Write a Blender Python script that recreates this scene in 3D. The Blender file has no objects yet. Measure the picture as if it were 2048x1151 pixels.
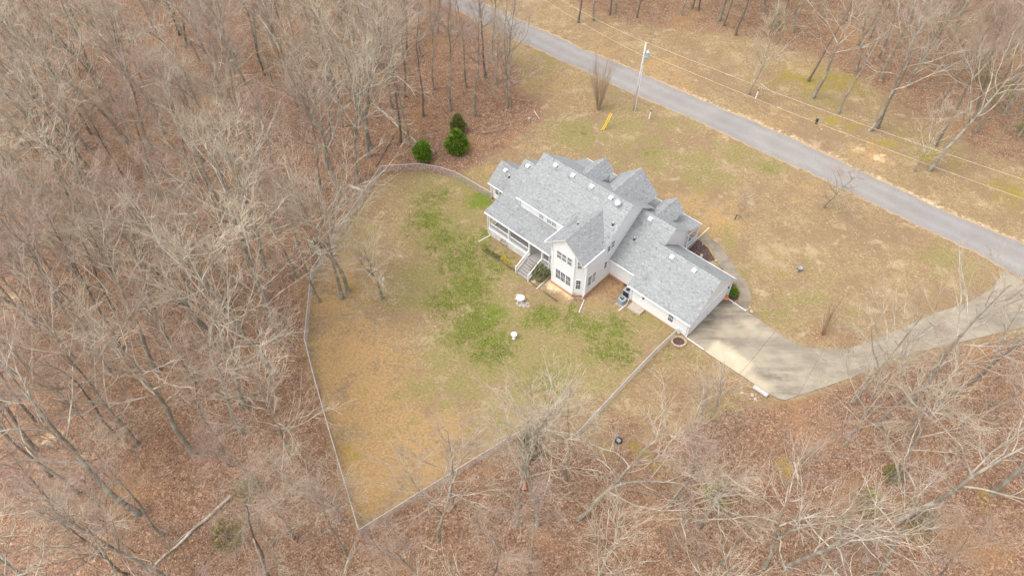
import bpy, math, random
import numpy as np
from mathutils import Vector, Matrix
R = math.radians
random.seed(7); np.random.seed(7)
scene = bpy.context.scene
COL = scene.collection

# ------------------------------------------------------------------ camera
CAM_H = 62.0
F_PX, PITCH, ROLL = 1450.0, R(49.93), R(-0.6)      # focal length in pixels of a 2048 px wide picture
cp_, sp_ = math.cos(PITCH), math.sin(PITCH)
FW = Vector((0, cp_, -sp_)); RT0 = Vector((1, 0, 0)); UP0 = Vector((0, sp_, cp_))
RT = RT0 * math.cos(ROLL) + UP0 * math.sin(ROLL); UP = UP0 * math.cos(ROLL) - RT0 * math.sin(ROLL)
camd = bpy.data.cameras.new('camera'); cam = bpy.data.objects.new('camera', camd); COL.objects.link(cam)
camd.sensor_width = 36.0; camd.lens = 36.0 * F_PX / 2048.0; camd.clip_start = 1.0; camd.clip_end = 6000.0
cam.matrix_world = Matrix(((RT.x, UP.x, -FW.x, 0), (RT.y, UP.y, -FW.y, 0), (RT.z, UP.z, -FW.z, CAM_H), (0, 0, 0, 1)))
scene.camera = cam
scene.render.resolution_x = 1024; scene.render.resolution_y = 575

# ------------------------------------------------------------------ sky, sun, exposure (high thin overcast)
SUN_EL, SUN_AZ = R(62), R(-112)                      # azimuth from +Y, clockwise; light comes from up-left of the picture
w = bpy.data.worlds.new('World'); scene.world = w; w.use_nodes = True
nt = w.node_tree; nt.nodes.clear()
wo = nt.nodes.new('ShaderNodeOutputWorld'); bg = nt.nodes.new('ShaderNodeBackground'); sky = nt.nodes.new('ShaderNodeTexSky')
sky.sky_type = 'NISHITA'; sky.sun_disc = False; sky.sun_elevation = SUN_EL; sky.sun_rotation = SUN_AZ
sky.dust_density = 4.0; sky.air_density = 1.0; sky.ozone_density = 1.0
hs = nt.nodes.new('ShaderNodeHueSaturation'); hs.inputs['Saturation'].default_value = 0.32   # cloud cover takes the blue out
nt.links.new(sky.outputs[0], hs.inputs['Color']); nt.links.new(hs.outputs[0], bg.inputs[0]); nt.links.new(bg.outputs[0], wo.inputs[0])
bg.inputs[1].default_value = 0.15
sund = bpy.data.lights.new('sun', 'SUN'); sun = bpy.data.objects.new('sun', sund); COL.objects.link(sun)
sund.energy = 0.5; sund.angle = R(45); sund.color = (1.0, 0.97, 0.93)
sdir = Vector((math.sin(SUN_AZ) * math.cos(SUN_EL), math.cos(SUN_AZ) * math.cos(SUN_EL), math.sin(SUN_EL)))
sun.rotation_euler = sdir.to_track_quat('Z', 'Y').to_euler(); sun.location = (0, 60, 120)
vs = scene.view_settings; vs.view_transform = 'Standard'; vs.look = 'None'; vs.exposure = 1.08; vs.gamma = 1.0; vs.use_curve_mapping = False

# ------------------------------------------------------------------ pixels to places
def gp(x, y, z=0.0):                                # picture point (2048 wide) to the point at height z on its ray
    d = FW * F_PX + RT * (x - 1024) - UP * (y - 575.5)
    t = (z - CAM_H) / d.z
    return Vector((d.x * t, d.y * t, z))
YA = R(-43.74)                                      # the house's long axis
EA = Vector((math.cos(YA), math.sin(YA), 0)); EB = Vector((-math.sin(YA), math.cos(YA), 0))
def uvw(u, v, z=0.0):
    p = EA * u + EB * v; return Vector((p.x, p.y, z))

# ------------------------------------------------------------------ object helpers
def tag(o, label=None, cat=None, group=None, kind=None):
    if label: o['label'] = label
    if cat: o['category'] = cat
    if group: o['group'] = group
    if kind: o['kind'] = kind
    return o
def empty(name, loc=(0, 0, 0), rz=0.0, label=None, cat=None, group=None):
    o = bpy.data.objects.new(name, None); o.empty_display_size = 0.3; COL.objects.link(o)
    o.location = loc; o.rotation_euler = (0, 0, rz); return tag(o, label, cat, group)
class MB:
    def __init__(s): s.v = []; s.f = []; s.a = []; s.m = []
    def add(s, verts, faces, a=None, m=0):
        b = len(s.v); s.v.extend([tuple(p) for p in verts]); s.f.extend([tuple(i + b for i in q) for q in faces])
        s.a.extend([random.random() if a is None else a] * len(faces)); s.m.extend([m] * len(faces)); return s
    def quad(s, *p, a=None, m=0): return s.add(p, [tuple(range(len(p)))], a, m)
    def box(s, c, d, rz=0.0, a=None, m=0):          # centre, full sizes
        x, y, z = d[0] / 2, d[1] / 2, d[2] / 2; cs, sn = math.cos(rz), math.sin(rz)
        P = [(c[0] + i * x * cs - j * y * sn, c[1] + i * x * sn + j * y * cs, c[2] + k * z) for k in (-1, 1) for i, j in ((-1, -1), (1, -1), (1, 1), (-1, 1))]
        return s.add(P, [(3, 2, 1, 0), (4, 5, 6, 7), (0, 1, 5, 4), (1, 2, 6, 5), (2, 3, 7, 6), (3, 0, 4, 7)], a, m)
    def span(s, lo, hi, a=None, m=0):
        return s.box([(lo[i] + hi[i]) / 2 for i in range(3)], [hi[i] - lo[i] for i in range(3)], 0, a, m)
    def prism(s, top, off, a=None, m=0, ms=None):   # polygon extruded by a vector; ms = material of the sides
        n = len(top); off = Vector(off); P = [Vector(p) for p in top] + [Vector(p) + off for p in top]
        s.add(P, [tuple(range(n)), tuple(range(2 * n - 1, n - 1, -1))], a, m)
        b = len(s.v) - 2 * n
        for i in range(n):
            j = (i + 1) % n; s.f.append((b + i, b + n + i, b + n + j, b + j)); s.a.append(0.5); s.m.append(m if ms is None else ms)
        return s
    def tube(s, pts, rad, n=6, cap=True, a=None, m=0):
        pts = [Vector(p) for p in pts]
        if not isinstance(rad, (list, tuple)): rad = [rad] * len(pts)
        V = []
        for i, p in enumerate(pts):
            d = (pts[min(i + 1, len(pts) - 1)] - pts[max(i - 1, 0)]).normalized()
            x = d.orthogonal().normalized() if abs(d.z) > .95 else Vector((-d.y, d.x, 0)).normalized(); y = d.cross(x)
            V += [p + (x * math.cos(2 * math.pi * k / n) + y * math.sin(2 * math.pi * k / n)) * rad[i] for k in range(n)]
        Fc = [(i * n + k, i * n + (k + 1) % n, (i + 1) * n + (k + 1) % n, (i + 1) * n + k) for i in range(len(pts) - 1) for k in range(n)]
        if cap: Fc += [tuple(range(n - 1, -1, -1)), tuple(range((len(pts) - 1) * n, len(pts) * n))]
        return s.add(V, Fc, a, m)
    def lathe(s, prof, c=(0, 0, 0), n=16, a=None, m=0):   # profile of (r, z)
        V = [(c[0] + r * math.cos(2 * math.pi * k / n), c[1] + r * math.sin(2 * math.pi * k / n), c[2] + z) for r, z in prof for k in range(n)]
        Fc = [(i * n + k, i * n + (k + 1) % n, (i + 1) * n + (k + 1) % n, (i + 1) * n + k) for i in range(len(prof) - 1) for k in range(n)]
        Fc += [tuple(range(n - 1, -1, -1)), tuple(range((len(prof) - 1) * n, len(prof) * n))]
        return s.add(V, Fc, a, m)
    def mesh(s, name, mats, smooth=False):
        me = bpy.data.meshes.new(name); me.from_pydata(s.v, [], s.f)
        for mt in (mats if isinstance(mats, (list, tuple)) else [mats]): me.materials.append(mt)
        at = me.attributes.new('tone', 'FLOAT', 'FACE'); at.data.foreach_set('value', np.array(s.a, 'f'))
        if any(s.m): me.polygons.foreach_set('material_index', np.array(s.m, 'i'))
        if smooth: me.polygons.foreach_set('use_smooth', np.ones(len(s.f), bool))
        me.update(); return me
    def build(s, name, mats, parent=None, smooth=False, loc=None, rz=0.0):
        o = bpy.data.objects.new(name, s.mesh(name, mats, smooth)); COL.objects.link(o)
        if parent: o.parent = parent
        if loc is not None: o.location = loc
        o.rotation_euler.z = rz
        return o
def put(name, me, parent=None, loc=(0, 0, 0), rot=(0, 0, 0), sc=(1, 1, 1)):
    o = bpy.data.objects.new(name, me); COL.objects.link(o); o.parent = parent
    o.location = loc; o.rotation_euler = rot; o.scale = sc; return o

# ------------------------------------------------------------------ materials
class N:                                            # small node-tree writer
    def __init__(s, name):
        s.mat = bpy.data.materials.new(name); s.mat.use_nodes = True; s.t = s.mat.node_tree
        s.bsdf = s.t.nodes['Principled BSDF']; s.bsdf.inputs['Roughness'].default_value = .85
        s.bsdf.inputs['Specular IOR Level'].default_value = .25
    def n(s, typ, **kw):
        nd = s.t.nodes.new('ShaderNode' + typ)
        for k, v in kw.items():
            if hasattr(nd, k) and not k[0].isupper(): setattr(nd, k, v)
        return nd
    def link(s, a, b): s.t.links.new(a, b)
    def set(s, sock, v):
        if hasattr(v, 'links') or isinstance(v, bpy.types.NodeSocket): s.link(v, sock)
        else: sock.default_value = v
    def pos(s): return s.n('NewGeometry').outputs['Position']
    def obj(s): return s.n('TexCoord').outputs['Object']
    def noise(s, vec, scale, detail=3.0, rough=.55, dist=0.0):
        nd = s.n('TexNoise'); s.link(vec, nd.inputs['Vector']); nd.inputs['Scale'].default_value = scale
        nd.inputs['Detail'].default_value = detail; nd.inputs['Roughness'].default_value = rough; nd.inputs['Distortion'].default_value = dist
        return nd.outputs['Fac']
    def vor(s, vec, scale, feature='F1', out='Color'):
        nd = s.n('TexVoronoi', feature=feature); s.link(vec, nd.inputs['Vector']); nd.inputs['Scale'].default_value = scale
        return nd.outputs[out]
    def sep(s, col, i=0): nd = s.n('SeparateColor'); s.link(col, nd.inputs[0]); return nd.outputs[i]
    def attr(s, name): nd = s.n('Attribute'); nd.attribute_name = name; return nd.outputs['Fac']
    def math(s, op, a, b=0.0, clamp=False):
        nd = s.n('Math'); nd.operation = op; nd.use_clamp = clamp; s.set(nd.inputs[0], a); s.set(nd.inputs[1], b); return nd.outputs[0]
    def step(s, v, lo, hi): nd = s.n('MapRange'); nd.interpolation_type = 'SMOOTHSTEP'; s.set(nd.inputs[0], v); nd.inputs[1].default_value = lo; nd.inputs[2].default_value = hi; return nd.outputs[0]
    def ramp(s, v, stops, interp='LINEAR'):
        nd = s.n('ValToRGB'); cr = nd.color_ramp; cr.interpolation = interp
        while len(cr.elements) < len(stops): cr.elements.new(0.5)
        for e, (p, c) in zip(cr.elements, stops): e.position = p; e.color = (*c, 1)
        s.link(v, nd.inputs[0]); return nd.outputs[0]
    def mix(s, fac, a, b, mode='MIX'):
        nd = s.n('Mix'); nd.data_type = 'RGBA'; nd.blend_type = mode; s.set(nd.inputs[0], fac)
        for i, c in ((6, a), (7, b)): s.set(nd.inputs[i], (*c, 1) if isinstance(c, tuple) else c)
        return nd.outputs[2]
    def color(s, c): s.set(s.bsdf.inputs['Base Color'], (*c, 1) if isinstance(c, tuple) else c); return s
    def bump(s, h, strength=.5, dist=.05):
        nd = s.n('Bump'); s.link(h, nd.inputs['Height']); nd.inputs['Strength'].default_value = strength; nd.inputs['Distance'].default_value = dist
        s.link(nd.outputs[0], s.bsdf.inputs['Normal']); return s
    def rough(s, r, spec=None):
        s.set(s.bsdf.inputs['Roughness'], r)
        if spec is not None: s.bsdf.inputs['Specular IOR Level'].default_value = spec
        return s
M = {}
def plain(name, c, rough=.7, var=.12, scale=3.0, metal=0.0, spec=.3):
    k = N(name); p = k.obj(); f = k.noise(p, scale, 4)
    lo = tuple(x * (1 - var) for x in c); hi = tuple(min(1, x * (1 + var)) for x in c)
    k.color(k.ramp(f, [(.3, lo), (.7, hi)])); k.rough(rough, spec); k.bsdf.inputs['Metallic'].default_value = metal
    M[name] = k.mat; return k
plain('white_trim', (.80, .81, .82), .45, .04); plain('white_metal', (.84, .85, .86), .4, .03)
plain('white_plastic', (.83, .83, .82), .4, .03); plain('dark_metal', (.045, .05, .055), .5, .2)
plain('galvanised', (.66, .67, .69), .45, .10, 2.0, .1); plain('grey_unit', (.33, .37, .40), .5, .1)
plain('black_grille', (.03, .035, .04), .6, .2); plain('yellow_plastic', (.80, .55, .02), .5, .06)
plain('orange_clay', (.70, .23, .07), .7, .15); plain('brown_wood', (.16, .09, .06), .85, .25)
plain('terracotta', (.50, .23, .15), .8, .15); plain('timber_edge', (.12, .085, .075), .9, .3)
plain('pale_stone', (.50, .43, .35), .9, .18, 5.0); plain('grey_stone', (.42, .36, .30), .9, .2, 4.0)
plain('tan_stone', (.42, .32, .22), .9, .2, 4.0); plain('deck_grey', (.33, .31, .29), .8, .12, 2.0)
plain('pole_wood', (.60, .58, .55), .9, .15, 2.0); plain('cable', (.72, .60, .48), .5, .05)
plain('pipe_plastic', (.50, .51, .47), .5, .1); plain('light_blue', (.50, .60, .66), .5, .08)
plain('fence_wire', (.36, .36, .36), .5, .1); plain('fence_post', (.42, .42, .42), .5, .12)
plain('steel_grey', (.30, .31, .32), .5, .15); plain('flower_yellow', (.58, .46, .02), .7, .3, 14.0)
k = N('glass'); k.color((.035, .045, .055)); k.rough(.08, .6); M['glass'] = k.mat
k = N('blind_glass'); p = k.obj(); f = k.noise(p, 1.2, 2); k.color(k.ramp(f, [(.35, (.20, .22, .23)), (.65, (.30, .32, .33))])); k.rough(.12, .6); M['blind_glass'] = k.mat

# vinyl lap siding
k = N('siding'); p = k.obj(); z = k.n('SeparateXYZ'); k.link(p, z.inputs[0])
zz = k.math('FRACT', k.math('MULTIPLY', z.outputs[2], 1 / .115)); f = k.noise(p, 1.6, 4)
k.color(k.mix(k.step(k.noise(p, .6, 3), .45, .8), k.ramp(f, [(.3, (.81, .82, .825)), (.7, (.85, .86, .865))]), (.79, .79, .785))); k.rough(.55, .3)
k.bump(zz, .35, .012); M['siding'] = k.mat
# white vertical skirting boards under the porch
k = N('skirt'); p = k.obj(); f = k.noise(p, 1.5, 5); k.color(k.ramp(f, [(.35, (.56, .54, .51)), (.6, (.72, .72, .71))])); M['skirt'] = k.mat
# brick foundation
k = N('brick'); p = k.obj(); b = k.n('TexBrick'); mp = k.n('Mapping'); k.link(p, mp.inputs[0]); mp.inputs['Rotation'].default_value = (R(90), 0, R(45))
k.link(mp.outputs[0], b.inputs[0]); b.inputs['Scale'].default_value = 4.2; b.inputs['Color1'].default_value = (.42, .18, .09, 1); b.inputs['Color2'].default_value = (.52, .26, .14, 1); b.inputs['Mortar'].default_value = (.50, .38, .28, 1)
k.color(k.mix(k.noise(p, 3, 4), b.outputs[0], (.50, .30, .18))); M['brick'] = k.mat
# asphalt shingles: per-tab tone plus weather streaks
def shingle(name):
    k = N(name); t = k.attr('tone'); p = k.pos(); g = k.noise(p, 26, 2, .7)
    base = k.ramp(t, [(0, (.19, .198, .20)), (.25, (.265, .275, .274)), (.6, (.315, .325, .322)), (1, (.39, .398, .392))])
    c = k.mix(.25, base, k.ramp(g, [(.3, (.25, .25, .25)), (.7, (.6, .6, .59))]), 'OVERLAY')
    st = k.step(k.noise(p, .55, 4, .6), .56, .74)
    k.color(k.mix(k.math('MULTIPLY', st, .5), c, (.155, .16, .165))); k.rough(.92, .2); M[name] = k.mat
shingle('shingle')
# concrete
def concrete(name, c1, c2, stain, amt=.8, sc=.22):
    k = N(name); p = k.pos(); f = k.noise(p, .9, 6, .62); s_ = k.noise(p, sc, 5, .6, .6)
    mp = k.n('Mapping'); k.link(p, mp.inputs[0]); mp.inputs['Rotation'].default_value = (0, 0, -YA); mp.inputs['Scale'].default_value = (.16, 1.1, 1)
    streak = k.noise(mp.outputs[0], .8, 4, .6)
    c = k.ramp(f, [(.3, c1), (.7, c2)])
    dirt = k.math('MULTIPLY', k.step(k.math('ADD', k.math('MULTIPLY', s_, .55), k.math('MULTIPLY', streak, .45)), .44, .60), k.attr('dirty'))
    c = k.mix(k.math('MULTIPLY', dirt, amt), c, stain)
    c = k.mix(k.math('MULTIPLY', k.attr('clean'), .9), c, k.ramp(f, [(.3, (.53, .435, .30)), (.7, (.62, .52, .375))]))
    c = k.mix(k.math('MULTIPLY', k.step(k.noise(p, 9, 3, .7), .55, .75), .22), c, (.20, .17, .13))
    k.color(c); k.bump(k.noise(p, 12, 3), .15, .01); M[name] = k.mat
concrete('concrete', (.315, .268, .20), (.395, .34, .258), (.145, .126, .10))
concrete('walk_concrete', (.255, .212, .158), (.325, .272, .208), (.17, .142, .106), .7, .5)
# road
k = N('asphalt'); p = k.pos(); f = k.noise(p, .35, 5); g = k.noise(p, 14, 2, .8)
at = k.attr('across')                              # 0 at the verge, 1 in the middle of the lane
c = k.ramp(f, [(.3, (.26, .24, .223)), (.7, (.31, .288, .27))])
c = k.mix(k.math('MULTIPLY', at, .55), c, (.37, .345, .325)); c = k.mix(.45, c, k.ramp(g, [(.25, (.18, .18, .18)), (.75, (.75, .74, .72))]), 'OVERLAY')
crk = k.n('TexVoronoi', feature='DISTANCE_TO_EDGE'); wv = k.n('Mapping'); k.link(p, wv.inputs[0]); dis = k.n('TexNoise'); k.link(p, dis.inputs['Vector']); dis.inputs['Scale'].default_value = 1.2
vm = k.n('VectorMath'); vm.operation = 'ADD'; k.link(wv.outputs[0], vm.inputs[0]); k.link(dis.outputs['Color'], vm.inputs[1]); k.link(vm.outputs[0], crk.inputs['Vector']); crk.inputs['Scale'].default_value = .17
line_ = k.math('SUBTRACT', 1.0, k.step(crk.outputs['Distance'], .004, .016))
c = k.mix(k.math('MULTIPLY', line_, .10), c, (.12, .115, .11))
c = k.mix(k.math('MULTIPLY', k.step(k.noise(p, .09, 3, .5), .54, .58), .16), c, (.20, .19, .18))
c = k.mix(k.math('MULTIPLY', k.step(k.noise(p, 1.1, 5, .7), .60, .72), .25), c, (.42, .36, .29))
k.color(c); k.bump(g, .2, .01); M['asphalt'] = k.mat
k = N('mulch'); p = k.pos(); v = k.vor(p, 14); k.color(k.ramp(k.sep(v), [(0, (.045, .025, .022)), (.6, (.10, .06, .052)), (1, (.20, .13, .11))])); k.bump(k.noise(p, 12, 3), .8, .06); M['mulch'] = k.mat
k = N('shoulder_grit'); p = k.pos(); v = k.noise(p, 6, 4, .7); k.color(k.ramp(v, [(.3, (.26, .175, .09)), (.5, (.42, .30, .18)), (.72, (.62, .47, .31))])); k.bump(v, .5, .03); M['shoulder_grit'] = k.mat

# ground: leaf litter, dormant lawn, green lawn, straw, moss, bare soil
k = N('ground'); p = k.pos()
nb = k.noise(p, .45, 5, .6); nf = k.noise(p, 2.2, 4, .65)
brk = k.math('ADD', k.math('MULTIPLY', k.math('SUBTRACT', nb, .5), 1.3), k.math('MULTIPLY', k.math('SUBTRACT', nf, .5), 1.0))
nq = k.noise(p, 1.15, 6, .8)
brk2 = k.math('MULTIPLY', k.math('SUBTRACT', nq, .5), 2.3)
def zone2(a, soft=.14): return k.step(k.math('ADD', k.attr(a), brk2), .5 - soft, .5 + soft)
def zone(a, soft=.22, gain=1.0): return k.step(k.math('ADD', k.attr(a), k.math('MULTIPLY', brk, gain)), .5 - soft, .5 + soft)
leafA = k.vor(p, 6.5); leafB = k.vor(p, 10.5); la, lb = k.sep(leafA, 0), k.sep(leafB, 1)
mixl = k.math('ADD', k.math('MULTIPLY', la, .55), k.math('MULTIPLY', lb, .45))
big = k.noise(p, .12, 4, .6); mid = k.noise(p, .8, 4, .6)
litter = k.ramp(mixl, [(.06, (.115, .065, .039)), (.35, (.222, .125, .077)), (.6, (.308, .182, .115)), (.8, (.40, .258, .17)), (.95, (.56, .42, .30))])
litter = k.mix(k.math('MULTIPLY', k.step(mid, .42, .70), .5), litter, (.15, .09, .057))
litter = k.mix(k.math('MULTIPLY', k.step(big, .50, .68), .45), litter, (.38, .215, .10))
litter = k.mix(k.math('MULTIPLY', k.step(k.noise(p, .3, 3, .6), .55, .72), .4), litter, (.25, .165, .09))
gn = k.noise(p, 7.5, 4, .75); gm = k.noise(p, 1.3, 5, .65)
mpx = k.n('Mapping'); k.link(p, mpx.inputs[0]); mpx.inputs['Scale'].default_value = (1.0, 1.35, 1); mpx.inputs['Rotation'].default_value = (0, 0, .5); gs = k.noise(mpx.outputs[0], 3.4, 6, .78)
tan = k.ramp(gs, [(.22, (.14, .096, .048)), (.5, (.325, .235, .126)), (.76, (.55, .425, .255))])
tan = k.mix(k.math('MULTIPLY', k.step(gm, .47, .60), .6), tan, (.26, .165, .095))
tan = k.mix(k.math('MULTIPLY', k.step(k.noise(p, .22, 4, .6), .53, .68), .5), tan, (.46, .36, .21))
tan = k.mix(k.math('MULTIPLY', k.step(k.noise(p, .16, 4, .6, .4), .44, .60), .55), tan, (.25, .165, .10))
tan = k.mix(k.math('MULTIPLY', k.step(k.noise(p, .5, 4, .65, .3), .56, .68), .55), tan, (.50, .39, .24))
flk = k.math('MULTIPLY', k.step(lb, .955, .985), k.step(k.noise(p, .35, 3), .48, .62))
tan = k.mix(k.math('MULTIPLY', flk, .7), tan, (.62, .49, .32))
tan = k.mix(k.math('MULTIPLY', k.step(k.noise(p, 3.2, 4, .75), .54, .66), .6), tan, (.175, .125, .062))
green = k.ramp(gn, [(.25, (.065, .082, .012)), (.5, (.14, .165, .028)), (.78, (.29, .295, .075))])
lush = k.ramp(gn, [(.3, (.085, .105, .015)), (.5, (.155, .195, .032)), (.7, (.27, .31, .07))])
straw = k.ramp(gs, [(.25, (.23, .138, .063)), (.5, (.395, .25, .115)), (.76, (.57, .40, .205))])
moss = k.ramp(gn, [(.3, (.20, .15, .02)), (.7, (.40, .31, .06))])
dirt = k.ramp(nf, [(.3, (.36, .20, .10)), (.7, (.56, .36, .20))])
sand = k.ramp(nf, [(.3, (.62, .44, .24)), (.7, (.80, .63, .40))])
c = k.mix(zone('straw', .25, 1.4), tan, straw)
olive = k.ramp(gs, [(.25, (.145, .118, .042)), (.5, (.255, .215, .085)), (.78, (.40, .335, .155))])
c = k.mix(k.math('MULTIPLY', zone('olive', .25, 1.5), .9), c, olive)
c = k.mix(k.math('MULTIPLY', zone2('green'), .85), c, green)
c = k.mix(zone2('lush', .2), c, lush)
c = k.mix(k.math('MULTIPLY', zone('moss', .25, 1.2), .8), c, moss)
c = k.mix(zone('litter', .22, .75), c, litter)
c = k.mix(k.math('MULTIPLY', zone('mossw', .25, 1.3), .7), c, moss)
c = k.mix(k.math('MULTIPLY', zone('dirt', .25, .9), .85), c, dirt)
c = k.mix(k.math('MULTIPLY', zone('sand', .25, .9), .9), c, sand)
k.color(c); k.rough(.95, .1)
hh = k.math('ADD', k.math('MULTIPLY', mixl, .6), k.math('MULTIPLY', gn, .4)); k.bump(hh, .75, .10); M['ground'] = k.mat

# bark and twigs
def bark(name, c0, c1, pale, lo, hi, tint=(.23, .205, .15)):
    k = N(name); p = k.obj(); r = k.n('ObjectInfo').outputs['Random']
    mp = k.n('Mapping'); k.link(p, mp.inputs[0]); mp.inputs['Scale'].default_value = (1, 1, .35)
    f = k.noise(mp.outputs[0], 6, 5, .7); q = k.noise(p, .8, 4, .6)
    c = k.ramp(f, [(.3, c0), (.7, c1)]); c = k.mix(k.step(q, lo, hi), c, pale)
    c = k.mix(k.math('MULTIPLY', r, .45), c, tint); k.color(c); k.bump(f, .6, .03); M[name] = k.mat
bark('bark', (.17, .145, .112), (.32, .285, .228), (.46, .44, .36), .42, .62)
bark('limb_bark', (.28, .235, .175), (.43, .37, .285), (.64, .59, .49), .42, .62, (.36, .315, .245))
bark('grey_limb', (.21, .172, .135), (.34, .29, .235), (.46, .41, .345), .48, .66, (.30, .24, .19))
bark('dark_bark', (.115, .092, .075), (.22, .185, .152), (.32, .29, .24), .52, .72)
def twig(name, a, b):
    k = N(name); r = k.n('ObjectInfo').outputs['Random']; t = k.attr('tone')
    k.color(k.mix(k.math('ADD', k.math('MULTIPLY', r, .6), k.math('MULTIPLY', t, .4)), a, b)); M[name] = k.mat
twig('twig', (.40, .285, .205), (.52, .395, .29)); twig('pale_twig', (.51, .415, .30), (.64, .54, .40)); twig('brown_twig', (.24, .15, .10), (.36, .25, .17))
twig('mauve_twig', (.42, .302, .25), (.525, .40, .335))
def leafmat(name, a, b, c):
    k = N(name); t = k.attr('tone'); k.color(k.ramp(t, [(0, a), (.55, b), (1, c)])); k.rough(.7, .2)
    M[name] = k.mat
leafmat('cedar_green', (.06, .11, .01), (.15, .25, .025), (.28, .40, .06))
leafmat('olive_green', (.12, .13, .055), (.26, .27, .13), (.44, .44, .26)); leafmat('dull_green', (.11, .12, .03), (.20, .21, .06), (.31, .31, .11))
leafmat('fresh_green', (.07, .15, .015), (.17, .30, .03), (.30, .44, .07)); leafmat('lawn_green', (.12, .135, .025), (.21, .23, .05), (.36, .37, .11)); leafmat('dry_leaf', (.16, .085, .05), (.31, .19, .12), (.52, .37, .26))

# ================================================================== STRUCTURE
def pxw(lst, z=0.0): return [gp(x, y, z) for x, y in lst]
road_lo = [(700, -75), (800, -35), (908, 15.6), (959, 42), (1022, 74), (1065, 93.7), (1123, 121), (1190, 150), (1240, 175), (1327, 212), (1400, 243.6), (1463, 273), (1545, 314), (1616, 342.4), (1736, 400), (1794, 431), (1898, 478), (1990, 522), (2048, 560), (2180, 628), (2400, 760)]
road_hi = [(770, -105), (880, -42), (983, 15.6), (1026, 35), (1080, 58.6), (1143, 88), (1192, 110), (1250, 134), (1275, 143), (1358, 181), (1456, 222.7), (1545, 260), (1641, 304), (1736, 350), (1820, 389.5), (1924, 439), (2048, 488), (2180, 545), (2420, 665)]
def resample(pts, n):
    d = [0]
    for a, b in zip(pts, pts[1:]): d.append(d[-1] + (b - a).length)
    out = []
    for i in range(n):
        t = d[-1] * i / (n - 1); j = max(q for q in range(len(d) - 1) if d[q] <= t + 1e-9)
        out.append(pts[j].lerp(pts[j + 1], (t - d[j]) / max(1e-9, d[j + 1] - d[j])))
    return out
NR = 280
RLO, RHI = resample(pxw(road_lo), NR), resample(pxw(road_hi), NR)
for _ in range(30):
    for L in (RLO, RHI):
        for i in range(1, NR - 1): L[i] = (L[i - 1] + L[i] * 2 + L[i + 1]) / 4
rj = random.Random(3)
for L, O in ((RLO, RHI), (RHI, RLO)):
    jit = 0.0; off = []
    for i in range(NR): jit = jit * .6 + rj.gauss(0, .07); off.append(jit)
    L[:] = [L[i] + (O[i] - L[i]).normalized() * off[i] for i in range(NR)]
drive_R = [(1443.5, 600), (1462, 599), (1494, 622.5), (1549.6, 660.7), (1578, 680), (1606, 693.7), (1648, 698), (1696, 697), (1750, 678), (1800, 657), (1869, 626), (1939, 604), (1985, 575), (2010, 540)]
drive_L = [(1379, 664), (1374, 676), (1417, 708), (1479.5, 748.5), (1530, 783), (1556, 798), (1572, 800), (1595, 792), (1696, 758), (1782, 723), (1869, 695.5), (1956, 676), (2048, 655), (2130, 620)]
clear_px = [(716, 1064), (690, 980), (627, 765), (604, 677), (617, 548), (697, 430), (756, 346), (840, 341), (905, 352), (960, 330), (1000, 300), (1045, 270), (1085, 238), (1078, 205), (1045, 185), (1035, 135), (1000, 85), (950, 45), (880, -5), (760, -60), (900, -140), (1100, -20), (1140, 15), (1220, 45), (1300, 60), (1400, 66), (1500, 75), (1600, 112), (1700, 152), (1790, 205), (1870, 262), (1950, 305), (2030, 335), (2100, 362), (2300, 440), (2300, 660), (2048, 672), (1956, 690), (1782, 733), (1690, 768), (1600, 802), (1560, 810), (1500, 815), (1420, 835), (1300, 880), (1210, 905), (1150, 885), (1060, 864), (1000, 888), (850, 988)]
CLEAR = np.array([gp(*q)[:2] for q in clear_px])
def inside_dist(P, poly):                           # signed distance, positive inside
    P = np.asarray(P, float); x, y = P[:, 0], P[:, 1]; n = len(poly); ins = np.zeros(len(P), bool); dmin = np.full(len(P), 1e9)
    for i in range(n):
        a, b = poly[i], poly[(i + 1) % n]; e = b - a; q = P - a; t = np.clip((q @ e) / (e @ e), 0, 1)
        dmin = np.minimum(dmin, np.hypot(*(q - t[:, None] * e).T))
        cond = (a[1] > y) != (b[1] > y)
        with np.errstate(divide='ignore', invalid='ignore'): xi = a[0] + (y - a[1]) * e[0] / (e[1] if e[1] else 1e-12)
        ins ^= cond & (x < xi)
    return np.where(ins, dmin, -dmin)

# ---- ground sheet
def axis(lo, hi, st, far):
    a = list(np.arange(lo, hi + .01, st)); g = st
    while a[-1] < far: g *= 1.6; a.append(a[-1] + g)
    g = st
    while a[0] > -far: g *= 1.6; a.insert(0, a[0] - g)
    return np.array(a)
gx, gy = axis(-105, 105, .6, 2500), axis(8, 135, .6, 2500)
XX, YY = np.meshgrid(gx, gy); P2 = np.stack([XX.ravel(), YY.ravel()], 1)
nx, ny = len(gx), len(gy)
gv = np.zeros((nx * ny, 3)); gv[:, :2] = P2
ii = np.arange(nx * ny).reshape(ny, nx); gf = np.stack([ii[:-1, :-1], ii[:-1, 1:], ii[1:, 1:], ii[1:, :-1]], -1).reshape(-1, 4)
gm_ = bpy.data.meshes.new('ground'); gm_.vertices.add(len(gv)); gm_.vertices.foreach_set('co', gv.ravel())
gm_.loops.add(gf.size); gm_.loops.foreach_set('vertex_index', gf.ravel()); gm_.polygons.add(len(gf))
gm_.polygons.foreach_set('loop_start', np.arange(0, gf.size, 4)); gm_.polygons.foreach_set('loop_total', np.full(len(gf), 4)); gm_.update(calc_edges=True)
gm_.materials.append(M['ground'])
ground = bpy.data.objects.new('ground', gm_); COL.objects.link(ground); tag(ground, kind='structure')
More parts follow.
